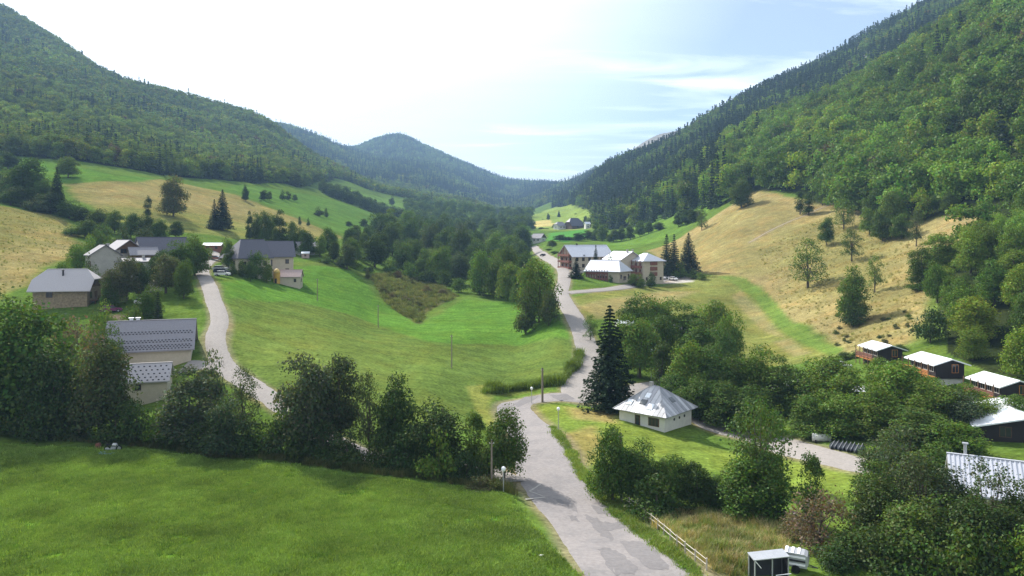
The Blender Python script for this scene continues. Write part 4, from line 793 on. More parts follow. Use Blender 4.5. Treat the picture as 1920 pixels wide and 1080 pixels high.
def gable_roof(mb, L, W, hw, hr, over, hip, hf, t):
    sl_ = hr / (W / 2); xe, ye = L / 2 + over, W / 2 + over; ze, zr = hw - over * sl_, hw + hr
    hl, hrr = hip; fr, bk = [], []
    def side(sg):
        p = [(-xe, sg * ye, ze), (xe, sg * ye, ze)]
        if hrr and hf: p.append((xe, sg * ye * (1 - hf), ze + (zr - ze) * hf))
        p.append((xe - hrr, 0, zr)); p.append((-xe + hl, 0, zr))
        if hl and hf: p.append((-xe, sg * ye * (1 - hf), ze + (zr - ze) * hf))
        return p if sg < 0 else p[::-1]
    mb.slab(side(-1), t); mb.slab(side(1), t)
    for sg, h in ((1, hrr), (-1, hl)):
        if h:
            a, b = (sg * xe, -ye * (1 - hf), ze + (zr - ze) * hf), (sg * xe, ye * (1 - hf), ze + (zr - ze) * hf); p = [a, b, (sg * (xe - h), 0, zr)]; mb.slab(p if sg > 0 else [b, a, p[2]], t)
def house(name, label, px, d, rot, L, W, hw, hr, roofm, wallm, hip=(0, 0), hf=0.0, over=.5, wins=(), shutters=None, into=None, cat='house', frame=None, group=None, sink=0.0, down=3.0, ridge=True, chim=(), gablem=None, roof_t=.18):
    frame = frame or FRAMEB
    if into is None:
        x, y = at(px, d); t = thing(name, label, cat, (x, y, float(zat(x, y)) - sink), math.radians(rot), group); X = lambda pts: pts
    else:
        t, dx, dy, da = into; X = lambda pts: tf(pts, dx, dy, math.radians(da))
    def emit(nm, mb, m, par=None):
        mb.v = X(mb.v); return mb.build(nm, m, par or t)
    w = MB(); hx, hy = L / 2, W / 2
    w.box(-hx, hx, -hy, hy, -down, hw - .03)
    emit('wall', w, wallm)
    for sg, h in ((1, hip[1]), (-1, hip[0])):                 # gable triangles
        if h and not hf: continue
        if h:
            k = 1 - hf; zt = hw + hr * hf - .05
            pts = [(-hy, hw), (hy, hw), (hy * k, zt), (-hy * k, zt)]
        else: pts = [(-hy, hw), (hy, hw), (0, hw + hr - .06)]
        n = len(pts); xa, xb = sg * hx, sg * (hx - .3); vs_ = [(xa, a, z - .03) for a, z in pts] + [(xb, a, z - .03) for a, z in pts]
        g = MB(); g.add(vs_, [tuple(range(n)), tuple(range(2 * n - 1, n - 1, -1))] + [(i, n + i, n + (i + 1) % n, (i + 1) % n) for i in range(n)]); emit('gable', g, gablem or wallm)
    r_ = MB(); gable_roof(r_, L, W, hw + .16, hr, over, hip, hf, roof_t); roof = emit('roof', r_, roofm)
    if ridge:
        rb = MB(); rb.box(-L / 2 - over + hip[0] - .05, L / 2 + over - hip[1] + .05, -.14, .14, hw + hr + .10, hw + hr + .22); emit('ridge_cap', rb, roofm, roof)
    for cx_, cy_, ch in chim:
        zc_ = hw + hr * (1 - abs(cy_) / (W / 2)); c = MB(); c.box(cx_ - .3, cx_ + .3, cy_ - .3, cy_ + .3, zc_ - .3, zc_ + ch); c.box(cx_ - .4, cx_ + .4, cy_ - .4, cy_ + .4, zc_ + ch, zc_ + ch + .1); emit('chimney', c, CONC, roof)
    for wn_ in wins:
        sd, u, z, ww, hh = wn_[:5]; fm = wn_[5] if len(wn_) > 5 else frame
        def slab2(w2, h2, a, b):
            m2 = MB()
            if sd == 'S': m2.box(u - w2, u + w2, -hy - b, -hy - a, z - h2, z + h2)
            elif sd == 'N': m2.box(u - w2, u + w2, hy + a, hy + b, z - h2, z + h2)
            elif sd == 'E': m2.box(hx + a, hx + b, u - w2, u + w2, z - h2, z + h2)
            else: m2.box(-hx - b, -hx - a, u - w2, u + w2, z - h2, z + h2)
            return m2
        door = hh > 1.9 and z < 1.3
        f_ = emit('door' if door else 'window', slab2(ww / 2 + .09, hh / 2 + .09, -.05, .05), fm)
        if door: emit('door_leaf', slab2(ww / 2, hh / 2, .0, .08), wn_[6] if len(wn_) > 6 else W_WOOD, f_)
        else:
            emit('pane', slab2(ww / 2, hh / 2, .0, .065), GLASS, f_)
            m2 = slab2(.03, hh / 2, .06, .085); emit('mullion', m2, fm, f_)
    return t
def row(sd, n, span, z, w, h, *a): return [(sd, -span / 2 + span * k / max(n - 1, 1), z, w, h, *a) for k in range(n)]

# dark roofed farmhouse with its annex
fh = house('farmhouse', 'farmhouse with big dark grey roof dotted with snow guards, behind the hedge', 286, 132, 20, 13.4, 10, 3.4, 4.3, R_GREYT, W_CREAM, over=.6, wins=[('S', -5.6, 1.9, .9, 1.2), ('E', 0, 1.9, 1, 1.2)])
def guards(par, L, W, hw, hr, rows, n, over, name='snow_guard'):
    mb = MB(); s_ = hr / (W / 2)
    for q_, stag in rows:
        for k in range(n):
            u = -L / 2 + L * (k + .5 + stag) / n; y_ = -(W / 2 + over) * q_; z_ = hw + .16 + hr - abs(y_) * s_
            if abs(u) < L / 2 + over - .2: mb.box(u - .13, u + .13, y_ - .04, y_ + .04, z_ - .05, z_ + .15)
    o = mb.build(name, mat('snow_guard_tile', (.07, .068, .075), .7, .2), par); o['kind'] = 'stuff'
guards(fh, 13.4, 10, 3.4, 4.3, [(.40, 0), (.46, .5), (.68, 0), (.735, .5), (.84, 0), (.89, .5), (.95, 0)], 24, .6)
mb = MB()
for u in (-3.5, -2.4):
    cp = MB(); cp.box(u - .28, u + .28, .3, .8, 7.0, 8.25); cp.box(u - .42, u + .42, .15, .95, 8.25, 8.36); cp.build('chimney', LAMPW, fh)
an = house('annex', 'low annex with pale grey snow guarded roof below the dark roofed farmhouse', 277, 119.5, 17, 6.6, 5.2, 1.7, 2.2, R_SHING, W_CREAM, over=.4, wins=[('S', -1, .6, .8, .8)], sink=-1.7)
guards(an, 6.6, 5.2, 1.7, 2.2, [(.2, 0), (.4, .5), (.6, 0), (.78, .5), (.93, 0)], 8, .4)
# stone chalet
sc = house('stone_chalet', 'brown stone chalet with pale half hipped shingle roof and dark stove pipe', 127, 170, 12, 11.2, 9.0, 3.4, 4.0, R_SHING, W_STONE, (2.3, 2.3), .52, .9, [('S', -2.2, 1.9, 1.2, 1.2), ('E', -2.2, 1.6, 1.1, 1.3), ('E', 1.2, 1.2, 1.6, 2.0), ('E', .2, 4.6, 1.0, 1.5)], gablem=W_WOOD)
MB().tube((-.4, -1.6, 5.0), (-.4, -1.6, 7.2), .2, .2, 8).lathe([(.32, 0), (.32, .12), (.05, .3)], 8, (-.4, -1.6, 7.2)).build('stove_pipe', METALD, sc)
mb = MB()
for u in np.linspace(-3.6, 3.6, 5): mb.box(u - .1, u + .1, -.5, -.35, 6.9, 7.08)
mb.build('ridge_hook', METALD, sc)['kind'] = 'stuff'
st = MB(); st.box(5.3, 6.8, -2.8, 2.2, .2, .4)
for yy in (-2.7, -.3, 2.1): st.box(6.65, 6.78, yy - .06, yy + .06, -2.5, 1.4)
st.build('balcony', W_WOOD, sc)
# village cluster
house('slate_house', 'village house with long dark slate roof and white gable', 304, 214, 42, 13, 9, 5.2, 4.0, R_SLATE, W_WHITE, over=.5, wins=[('W', 0, 6.2, .9, 1.2), ('W', -2, 3, .9, 1.2), ('W', 2, 3, .9, 1.2), ('S', -4, 3, .9, 1.3), ('S', -1, 3, .9, 1.3), ('S', 2, 3, .9, 1.3)])
house('grey_house', 'tall grey rendered house with broad plain gable in the village', 193, 190, -52, 8, 6.8, 7.4, 2.4, R_SLATE, W_GREY, (0, 0), 0, .5, [('S', -2, 5, 1, 1.2), ('S', 1, 5, 1, 1.2), ('S', 3.6, 5, 1, 1.2), ('S', 1, 2, 1, 1.2)], chim=((1, 1, 1.1),))
house('timber_house', 'small timber gabled house behind the grey village house', 232, 206, -42, 7.5, 7.2, 6.4, 2.6, R_GREYT, W_GREY, over=.9, wins=[('E', -1.4, 6.0, 1.5, 1.2), ('E', 1.6, 6.0, .9, 1.2), ('E', 0, 3, 1.1, 1.2)], gablem=W_WOOD)
house('terrace_house', 'low village annex with pale flat looking roofs between the gabled houses', 250, 192, 18, 7.5, 5, 5.4, .8, R_GREYT, W_GREY, over=.4, wins=[('S', -2, 4.4, 1, 1.2), ('S', 0, 4.4, 1, 1.2), ('S', 2, 4.4, 1, 1.2), ('S', -1, 1.5, 1, 1.2)], chim=((2.4, 0, .9),))
house('side_barn', 'small grey roofed barn leaning against the slate roofed village house', 268, 204, 35, 6.5, 5.5, 5.6, 1.8, R_GREYT, W_WOOD, over=.5, wins=[('S', 0, 3.5, 1.2, 1.4)])
# slate roofed farm and its sheds
house('hipped_farm', 'farmhouse with dark hipped slate roof and pale walls, left of the farm group', 462, 229, 50, 11, 10, 5.4, 5.2, R_SLATE, W_CREAM, (4.2, 0), 0, .6, [('W', -2.5, 3.4, .9, 1.2), ('W', 1.5, 3.4, .9, 1.2), ('S', -3.5, 3.2, 1, 1.3), ('S', 0, 3.2, 1, 1.3), ('S', 3.5, 3.2, 1, 1.3)])
house('slate_barn', 'large barn with dark slate gable roof joined behind the hipped farmhouse', 514, 243, 24, 11, 11, 7.0, 4.6, R_SLATE, W_CREAM, over=.7, wins=[('S', -2.5, 4.6, 2.6, 2.0), ('S', 3.5, 5, 1, 1.3), ('E', 0, 5, 1, 1.3), ('S', 3.5, 2, 1, 1.3)])
house('pale_shed', 'small pale shed with pinkish roof in front of the slate barn', 545, 233, 6, 6.6, 5, 3.0, 1.9, R_PINK, W_CREAM, over=.4, wins=[('E', 0, 1.7, .8, 1), ('S', 1.8, 1.7, .6, .9)], cat='shed')
house('upper_shed', 'grey gabled shed alone above the farm beside the pasture', 575, 300, 38, 8.2, 6.5, 3.0, 1.9, R_GREYT, W_GREY, over=.6, wins=[('W', 0, 1.8, .8, .9), ('S', 1, 1.6, 1.6, 1.6)], cat='shed')
house('low_shed', 'long low shed with pale roof beside the lane above the village', 400, 262, 4, 6, 3, 2.0, .7, R_WHITE, W_RED, over=.3, wins=[('S', -1.5, 1.1, .8, .8), ('S', 1.5, 1.1, .8, .8)], cat='shed')
house('pink_shed', 'tiny pink walled shed below the lone grey shed', 573, 288, 10, 2.8, 2.2, 1.8, .5, R_WHITE, R_PINK, over=.2, wins=[('S', 0, 1, .6, .6)], cat='shed')
x, y = at(519, 230); s_ = thing('silo', 'small yellow domed silo standing before the slate barn', 'silo', (x, y, float(zat(x, y))))
YEL = mat('yellow_paint', (.50, .30, .06), .6, .15, 2); MB().lathe([(1.0, -.5), (1.0, 3.0), (1.04, 3.1), (1.0, 3.2)], 16).build('body', YEL, s_, False); MB().lathe([(1.02, 3.2), (.92, 3.75), (.65, 4.2), (.3, 4.5), (.02, 4.6)], 16).build('dome', mat('yellow_dome', (.6, .42, .14), .6, .1), s_, True); MB().box(-.3, .3, -1.12, -.95, 0, 1.5).build('hatch', METALD, s_)
# hotels
A = house('rear_hotel', 'rear left hotel block with pale grey roof and timbered gable', 1098, 322, 22, 19, 13, 6.2, 4.4, R_METAL, W_CREAM, over=1.0, wins=row('W', 3, 8, 1.6, 1.2, 1.5) + row('W', 3, 8, 4.4, 1.2, 1.5) + row('S', 6, 15, 1.8, 1.1, 1.4) + row('S', 6, 15, 4.6, 1.1, 1.4), cat='hotel')
for k, u in enumerate(np.linspace(-5.2, 5.2, 5)): MB().box(-11.0, -10.75, u - .14, u + .14, -1, 6.6 + 2.9 * (1 - abs(u) / 6.5)).build('post', W_RED, A)
for z_ in (.4, 3.1, 5.8): MB().box(-11.1, -9.55, -5.4, 5.4, z_, z_ + .9).build('balcony', W_RED, A)
MB().box(-4.6, -4.2, -7.6, 7.6, 6.2, 6.5).box(-4.65, -4.15, -.3, .3, 10.6, 11.4).build('roof_step', METALD, A)
B = house('main_hotel', 'tallest hotel block with pale roof, big cream end wall and red brown balconies', 1211, 303, -64, 10.4, 10.0, 9.0, 2.7, R_METAL, W_CREAM, (4.6, 4.6), 0, .9, [('E', -3.4, 1.5, .8, 1.1), ('E', 3.6, 1.5, .8, 1.1)] + row('S', 3, 6, 1.6, 1.3, 1.5) + row('S', 3, 6, 4.4, 1.3, 1.5) + row('S', 3, 6, 7.0, 1.3, 1.5), cat='hotel')
for z_ in (2.6, 4.8, 7.0): MB().box(5.2, 5.55, -1.7, 1.7, z_, z_ + 1.5).build('balcony', W_RED, B)
for z_ in (.5, 3.1, 5.8): MB().box(-5.0, 4.2, -6.0, -4.75, z_, z_ + 1.0).build('balcony', W_RED, B)
for u in (-4.9, -1.8, 1.2, 4.1): MB().box(u - .12, u + .12, -6.05, -5.8, -1, 9.0).build('post', W_RED, B)
house('', '', 0, 0, 0, 12.5, 10.5, 9.4, 3.0, R_METAL, W_CREAM, (0, 0), 0, .9, row('S', 4, 9, 7.2, 1.3, 1.5) + row('S', 4, 9, 4.5, 1.3, 1.5), into=(B, -8.6, -5.4, 0), chim=((4.5, -1, 1.4), (5.2, 1.2, 1.4)))
for z_ in (3.3, 6.0): MB().box(-14.4, -3.0, -11.9, -10.66, z_, z_ + 1.0).build('balcony', W_RED, B)
Ch = house('front_hotel', 'low front hotel building with pale hipped roof and brown colonnade', 1141, 292, -33, 14, 10.5, 4.2, 3.6, R_METAL, W_CREAM, (0, 3.4), .0, 1.0, [('E', -3.4, 1.6, 1.0, 1.4), ('E', 3.6, 1.5, 1.0, 1.8), ('E', 0, .9, 2.4, 1.4)] + row('S', 4, 3.4, 1.2, .8, 1.2), cat='hotel')
for o in [c for c in Ch.children if c.name.startswith('window')][-4:]: pass
for k, u in enumerate(np.linspace(-6.8, 2.2, 9)): MB().box(u - .16, u + .16, -6.1, -5.75, -1.5, 4.1).build('post', W_RED, Ch)
for z_ in (.2, 2.5): MB().box(-6.8, 2.2, -5.95, -5.3, z_, z_ + .8).build('balcony', W_RED, Ch)
# hamlet far up the valley
house('hamlet_house', 'white house with dark roof, left of the pair in the distant hamlet', 1050, 815, 30, 11, 10, 4, 4, R_GREYT, W_WHITE, (3, 3), .4, .8, [('S', -2, 2, 1, 1.3), ('S', 2, 2, 1, 1.3), ('W', 0, 2, 1, 1.3)])
house('hamlet_barn', 'big barn with steep dark roof, right of the pair in the distant hamlet', 1077, 812, 28, 16, 14, 3.6, 8, R_SLATE, W_WOOD, (4, 4), .5, .9, [('S', 0, 2, 2, 2)], cat='barn')
house('hamlet_cottage', 'pale roofed cottage at the left edge of the distant hamlet', 998, 640, 20, 11, 9, 4, 3.4, R_SHING, W_WHITE, over=.7, wins=[('S', -2, 2, 1, 1.3), ('S', 2, 2, 1, 1.3)])
house('hamlet_farm', 'dark gabled house in front of the pale roofed cottage at the hamlet', 1010, 620, -35, 9, 8, 4, 3.4, R_GREYT, W_WHITE, over=.9, wins=[('S', -2, 2, 1, 1.3), ('S', 2, 2, 1, 1.3), ('E', 0, 2, 1, 1.3)], gablem=W_WOOD)
house('wood_edge_house', 'tiny white house at the edge of the dark wood beyond the hotels', 1101, 760, 15, 5, 5, 5, 2, R_WHITE, W_WHITE, over=.5, wins=[('S', 0, 2, 1, 1.3), ('S', 0, 4.2, 1, 1)])
# white house with the pyramid roof
px_, d_ = 1229, 117.2; x, y = at(px_, d_); PH = thing('white_house', 'white house with grey metal pyramid roof beside the road junction', 'house', (x, y, float(zat(*at(1243, 112.5))) + .1), math.radians(-42))
PW, PD, ph, pr = 8.2, 8.4, 2.55, 3.25
MB().box(-PW / 2, PW / 2, -PD / 2, PD / 2, -3, ph).build('wall', W_WHITE, PH)
M_PAN = [mat('roof_sheet_' + n_, c_, .5, .12, 1.3, 0, .3) for n_, c_ in (('pale', (.46, .46, .48)), ('mid', (.34, .34, .365)), ('dull', (.26, .265, .28)))]
ov = .75; ex, ey, ze, zt = PW / 2 + ov, PD / 2 + ov, ph - .25, ph + pr; tx = .7
faces4 = [((-ex, -ey), (ex, -ey), (-tx, 0), (tx, 0)), ((ex, -ey), (ex, ey), (tx, 0), (tx, 0)), ((ex, ey), (-ex, ey), (tx, 0), (-tx, 0)), ((-ex, ey), (-ex, -ey), (-tx, 0), (-tx, 0))]
for fi, (a, b, c, d2) in enumerate(faces4):
    n = 12; a, b, c, d2 = map(np.array, (a, b, c, d2))
    # sheets run from eave to ridge: equal strips along the eave, cut by the hips
    e = b - a; el = np.linalg.norm(e); ed = e / el; inn = np.array([-ed[1], ed[0]])
    A2 = np.array([0., 0.]); w_ = el; rise = ((c - a) @ inn); r0, r1 = (c - a) @ ed, (d2 - a) @ ed
    for k in range(n):
        u0, u1 = w_ * k / n + .03, w_ * (k + 1) / n - .03
        top = lambda u: rise * min(1, u / max(r0, 1e-6), (w_ - u) / max(w_ - r1, 1e-6))
        us = [u0] + [u for u in (r0, r1) if u0 < u < u1] + [u1]
        pl = [(u0, 0), (u1, 0)] + [(u, top(u)) for u in reversed(us)]
        pts = []
        for u, v in pl: p = a + ed * u + inn * v; pts.append((p[0], p[1], ze + (zt - ze) * v / rise))
        MB().slab(pts, .06).build('roof_panel', M_PAN[(fi * 5 + k * 7 + k // 3) % 3 if fi else [0, 1, 2, 2, 0, 0, 1, 0, 0, 2, 2, 1][k]], PH)
und = MB(); und.add([(-ex + .02, -ey + .02, ze - .09), (ex - .02, -ey + .02, ze - .09), (ex - .02, ey - .02, ze - .09), (-ex + .02, ey - .02, ze - .09), (-tx, 0, zt - .12), (tx, 0, zt - .12)], [(0, 1, 5, 4), (1, 2, 5), (2, 3, 4, 5), (3, 0, 4), (3, 2, 1, 0)]); und.build('roof_deck', M_PAN[2], PH)
for p, q_ in (((ex, -ey), (tx, 0)), ((-ex, -ey), (-tx, 0)), ((ex, ey), (tx, 0)), ((-ex, ey), (-tx, 0)), ((-tx, 0), (tx, 0))): MB().tube((*p, ze + .02 if p[1] else zt + .02), (*q_, zt + .02), .07, .07, 6).build('hip_cap', M_PAN[1], PH)
def on_roof(u, v, w2, h2, m, nm):
    """skylight on the front (-y) slope: u along the eave, v from 0 at the eave to 1 at the ridge"""
    sl_ = (zt - ze) / ey; y0_ = -ey * (1 - v); P_ = []
    for du, dv in ((-1, -1), (1, -1), (1, 1), (-1, 1)): yy = y0_ + dv * h2; P_.append((u + du * w2, yy, ze + (yy + ey) * sl_ + .12))
    MB().slab(P_, .14).build(nm, m, PH)
SKY_W = mat('skylight_white', (.80, .82, .86), .3, .03); SKY_D = mat('skylight_dark', (.10, .11, .12), .3, .1)
on_roof(-2.6, .30, .45, .42, SKY_W, 'skylight'); on_roof(-.2, .62, .42, .40, SKY_W, 'skylight'); on_roof(1.3, .26, .48, .46, SKY_W, 'skylight'); on_roof(-.3, .38, .55, .4, SKY_D, 'skylight')
sl_ = (zt - ze) / ex; MB().slab([(ex - 1.6, -.3, ze + 1.6 * sl_ * ex / (ex - tx) + .1), (ex - 1.6, .7, ze + 1.6 * sl_ * ex / (ex - tx) + .1), (ex - 2.3, .7, ze + 2.3 * sl_ * ex / (ex - tx) + .1), (ex - 2.3, -.3, ze + 2.3 * sl_ * ex / (ex - tx) + .1)][::-1], .12).build('skylight', SKY_D, PH)
MB().box(-1.0, -.55, -.2, .25, zt - .4, zt + .5).box(-1.06, -.49, -.26, .31, zt + .5, zt + .58).build('chimney', CONC, PH)
MB().tube((.75, 0, zt), (.75, 0, zt + 2.2), .05, .02, 6).build('lightning_rod', METALD, PH)
for u, z_, w_, h_ in ((2.2, 1.15, 1.7, 1.1), (-.7, .95, .75, 1.5)):
    f_ = MB().box(u - w_ / 2 - .1, u + w_ / 2 + .1, -PD / 2 - .04, -PD / 2 + .05, z_ - h_ / 2 - .1, z_ + h_ / 2 + .1).build('window' if w_ > 1 else 'door', FRAMEB, PH)
    for k in range(3 if w_ > 1 else 1):
        n_ = 3 if w_ > 1 else 1; a = u - w_ / 2 + w_ * k / n_; MB().box(a + .05, a + w_ / n_ - .05, -PD / 2 - .06, -PD / 2, z_ - h_ / 2, z_ + h_ / 2).build('pane', GLASS, f_)
for u in (-1.3, .3, 1.9):
    f_ = MB().lathe([(.22, 0), (.22, .06)], 12).mesh('vent', METALD); o = obj('round_vent', f_, PH, (PW / 2 - .01, u, 1.35)); o.rotation_euler = (0, math.radians(90), 0)
# camp chalets
def chalet(label, px, d, rot, L, W, hw, hr, tall, baselift):
    t = house('camp_chalet', label, px, d, rot, L, W, hw, hr, R_WHITE, W_DARK, over=.75, wins=row('S', 4, L * .72, 1.7, .9, 1.3, FRAME) + [('E', .9, 1.6, 1.0, 1.3, W_ORANGE)], sink=-baselift, down=.1 if tall else 1.5, ridge=False, cat='chalet', group='white roofed camp chalets')
    dz = .25; MB().box(-L / 2, L / 2 + .4, -W / 2 - 1.5, -W / 2 - .02, dz - .15, dz).build('deck', W_ORANGE, t)
    for k, zz in enumerate((.55, .8, 1.05, 1.28)): MB().box(-L / 2, L / 2 + .4, -W / 2 - 1.5, -W / 2 - 1.44, zz - .07, zz + .07).build('rail_board', W_ORANGE if tall else W_RED, t)
    for u in np.linspace(-L / 2, L / 2 + .3, 5): MB().box(u - .06, u + .06, -W / 2 - 1.52, -W / 2 - 1.40, -1.5 if not tall else -2.6, 2.6).build('post', W_WOOD, t)
    if tall: MB().box(-L / 2 + .4, L / 2 - .3, -W / 2 + .3, W / 2 - .1, -4.5, -.06).build('base_wall', W_WHITE, t)
    return t
chalet('camp chalet with white roof and dark walls, farthest left of the chalet row', 1654, 152, -88, 6.2, 5.0, 2.4, .8, False, .1)
chalet('camp chalet with white roof, orange balcony and white base storey, middle of the row', 1756, 128, -88, 7.4, 5.0, 2.4, .8, True, 1.2)
chalet('camp chalet with white roof and dark gable, at the right picture edge', 1878, 117, -88, 6.8, 5.0, 2.3, .8, False, -.5)
house('white_roof_hall', 'dark hall with broad white sheet roof at the right edge below the chalets', 1897, 99, 68, 12, 10, 1.9, 1.3, R_WHITE, W_DARK, over=.8, wins=[('W', -2, 1.3, 1.2, 1.2), ('W', 2, 1.3, 1.2, 1.2)], ridge=False, cat='hall', sink=.4)
CS = house('corrugated_shed', 'long building with ribbed pale metal roof at the lower right edge', 1948, 68, -28, 13.5, 7, 3.0, 2.2, R_METAL, W_CREAM, over=.6, wins=[('S', -3, 1.6, 1.2, 1.2), ('S', 1, 1.6, 1.2, 1.2)], cat='shed')
mb = MB()
for u in np.arange(-7.2, 7.25, .38):
    for sg in (-1, 1): mb.slab([(u - .06, sg * 4.08, 3.16 - .37 + .06), (u + .06, sg * 4.08, 3.16 - .37 + .06), (u + .06, sg * .15, 5.33 + .01), (u - .06, sg * .15, 5.33 + .01)][::-sg], .07)
mb.build('roof_ribs', R_METAL, CS)['kind'] = 'stuff'
MB().tube((-5.8, .6, 4.6), (-5.8, .6, 6.3), .14, .14, 8).box(-6.05, -5.55, .35, .85, 6.3, 6.4).build('flue', METALG, CS)
house('camp_hut', 'small white roofed hut half hidden in the camp grove', 1172, 186, 10, 4.5, 3, 3.8, .6, R_WHITE, W_WHITE, over=.2, wins=[('S', 0, 2.5, 1, .8)], cat='hut')
house('grove_hut', 'grey roofed hut glimpsed between the camp grove trees', 1263, 184, -30, 5, 4, 4.2, 1.2, R_METAL, W_GREY, over=.3, wins=[('S', 0, 2.5, 1, .8)], cat='hut')
# ------------------------------------------------------------------ vehicles
PAINT = {n_: mat('paint_' + n_, c_, .25, .05, 1, 0, .1, .6) for n_, c_ in (('white', (.75, .75, .76)), ('silver', (.42, .43, .45)), ('navy', (.03, .04, .07)), ('black', (.015, .015, .018)), ('purple', (.16, .04, .10)), ('brown', (.16, .05, .035)), ('grey', (.16, .17, .19)))}
TYRE = mat('tyre', (.012, .012, .012), .9, .1); RIM = mat('wheel_rim', (.4, .4, .42), .4, .05, 1, 0, .6); LIGHT = mat('lamp_glass', (.6, .6, .6), .2, .05); RED = mat('rear_lamp', (.35, .01, .01), .3, .05)
def prism(prof, y0, y1, inset=0):
    n = len(prof); vs_ = [(x_, y0 + (inset if z_ > 1.0 else 0), z_) for x_, z_ in prof] + [(x_, y1 - (inset if z_ > 1.0 else 0), z_) for x_, z_ in prof]
    return MB().add(vs_, [tuple(range(n)), tuple(range(2 * n - 1, n - 1, -1))] + [(i, n + i, n + (i + 1) % n, (i + 1) % n) for i in range(n)])
def car_proto(col):
    t = thing('parked_car', '', 'car', (0, 0, 0))
    prism([(-2.1, .32), (2.1, .32), (2.15, .62), (2.05, .86), (1.1, .98), (-1.95, 1.0), (-2.12, .8)], -.86, .86).build('body', PAINT[col], t)
    prism([(1.08, .985), (.45, 1.40), (-1.35, 1.42), (-1.95, 1.005)], -.80, .80, .13).build('cabin_glass', GLASS, t)
    prism([(.50, 1.395), (.42, 1.47), (-1.3, 1.49), (-1.42, 1.405)], -.70, .70).build('roof', PAINT[col], t)
    for x_ in (1.35, -1.3):
        for y_ in (-.8, .8):
            w_ = MB().tube((x_, y_ - .11, .32), (x_, y_ + .11, .32), .33, .33, 14).build('wheel', TYRE, t); MB().tube((x_, y_ - .125, .32), (x_, y_ + .125, .32), .19, .19, 10).build('rim', RIM, w_)
    for y_ in (-.62, .62): MB().box(2.02, 2.16, y_ - .18, y_ + .18, .62, .76).build('headlight', LIGHT, t); MB().box(-2.14, -2.0, y_ - .16, y_ + .16, .68, .84).build('tail_light', RED, t)
    for y_ in (-.93, .93): MB().box(.75, .95, y_ - .09, y_ + .09, .98, 1.12).build('mirror', PAINT[col], t)
    return t
CARP = {}
def car(col, px, py, rot, label, group=None, d=None, lift=.1):
    x, y = hit(px, py) if d is None else at(px, d)
    if col not in CARP: CARP[col] = t = car_proto(col)
    else: t = copy_tree(CARP[col])
    t.location = (x, y, float(zat(x, y)) + lift); t.rotation_euler = (0, 0, math.radians(rot)); t['label'] = label
    if group: t['group'] = group
    return t
VG = 'cars parked beside the village lane'
car('white', 417, 518, 8, 'white car, nearest of the three parked beside the village lane', VG); car('navy', 415, 513, 8, 'dark blue car, middle of the three parked beside the village lane', VG); car('silver', 413, 508, 8, 'silver car, farthest of the three parked beside the village lane', VG)
car('brown', 404, 488, 5, 'dark brown red car on the bend of the village lane')
car('purple', 208, 586, 35, 'purple car parked below the stone chalet', None)
car('grey', 270, 532, -30, 'dark grey car parked in the shade beside the olive village tree', None, 176); car('silver', 282, 528, -30, 'silver car in the yard between the two olive village trees', None, 174); car('white', 268, 540, -30, 'white car at the left end of the shaded village yard', None, 168)
HP = 'cars in the hotel car park'
for k, (px, py, c_) in enumerate(((1240,524,'white'),(1249,523,'silver'),(1258,522,'navy'),(1266,521,'white'),(1274,520,'grey'),(1262,526,'white'))): car(c_, px, py, -62, ['white car, leftmost in the hotel car park', 'silver car, second from the left in the hotel car park', 'dark blue car in the middle of the hotel car park', 'white car at the back of the hotel car park', 'grey car, rightmost in the hotel car park', 'white car at the front of the hotel car park'][k], HP, None, .2)
car('black', 1194, 537, 20, 'black car standing on the hotel drive', None, None, .2); car('black', 1018, 481, 120, 'tiny dark car driving on the far valley road', None, None, .2); car('silver', 1576, 682, -30, 'silver car half hidden left of the leftmost camp chalet', None, 153)
def caravan(px, d, rot, label):
    x, y = at(px, d); t = thing('caravan', label, 'caravan', (x, y, float(zat(x, y))), math.radians(rot), 'caravans under the camp grove')
    prism([(-2.4, .5), (2.3, .5), (2.5, 1.3), (2.2, 2.4), (1.8, 2.55), (-2.0, 2.55), (-2.4, 2.3)], -1.05, 1.05).build('body', PAINT['white'], t)
    for u in (-1.3, .2, 1.4): MB().box(u - .4, u + .4, -1.08, -1.0, 1.4, 2.0).build('window', GLASS, t)
    for y_ in (-.95, .95): MB().tube((-.1, y_ - .1, .35), (-.1, y_ + .1, .35), .33, .33, 12).build('wheel', TYRE, t)
    MB().tube((2.3, -.3, .55), (3.4, 0, .5), .05).tube((2.3, .3, .55), (3.4, 0, .5), .05).build('drawbar', METALD, t)
caravan(1472, 134, 20, 'white caravan glimpsed left of the light green camp tree'); caravan(1495, 138, -20, 'white caravan glimpsed behind the left caravan in the grove'); caravan(1612, 122, 60, 'white caravan glimpsed between the trees below the leftmost chalet')
# ------------------------------------------------------------------ poles, lamps, fence
def pole(px, py, hpx, label, r_=.13, d=None):
    x, y = hit(px, py) if d is None else at(px, d); h = hpx * y / F; t = thing('utility_pole', label, 'pole', (x, y, float(zat(x, y))), 0, 'wooden utility poles')
    MB().tube((0, 0, -.5), (0, 0, h), r_, r_ * .7, 8).build('pole_shaft', WOODP, t); MB().lathe([(r_ * .75, h), (r_ * .8, h + .06), (.02, h + .14)], 8).build('cap', METALD, t)
    for s_ in (-1, 1): MB().tube((0, 0, h - .35), (s_ * .22, -.1, h - .3), .025).lathe([(.04, h - .32), (.06, h - .25), (.03, h - .16)], 8, (s_ * .22, -.1, 0)).build('insulator', CONC, t)
pole(847, 690, 62, 'wooden pole in the lower middle of the big meadow'); pole(709, 614, 42, 'wooden pole left of the brown bank in the big meadow'); pole(595, 564, 41, 'wooden pole high in the big meadow below the farm'); pole(513, 524, 18, 'short far pole below the farm shrubs'); pole(1017, 754, 63, 'stout wooden pole on the grass tip of the junction', .22)
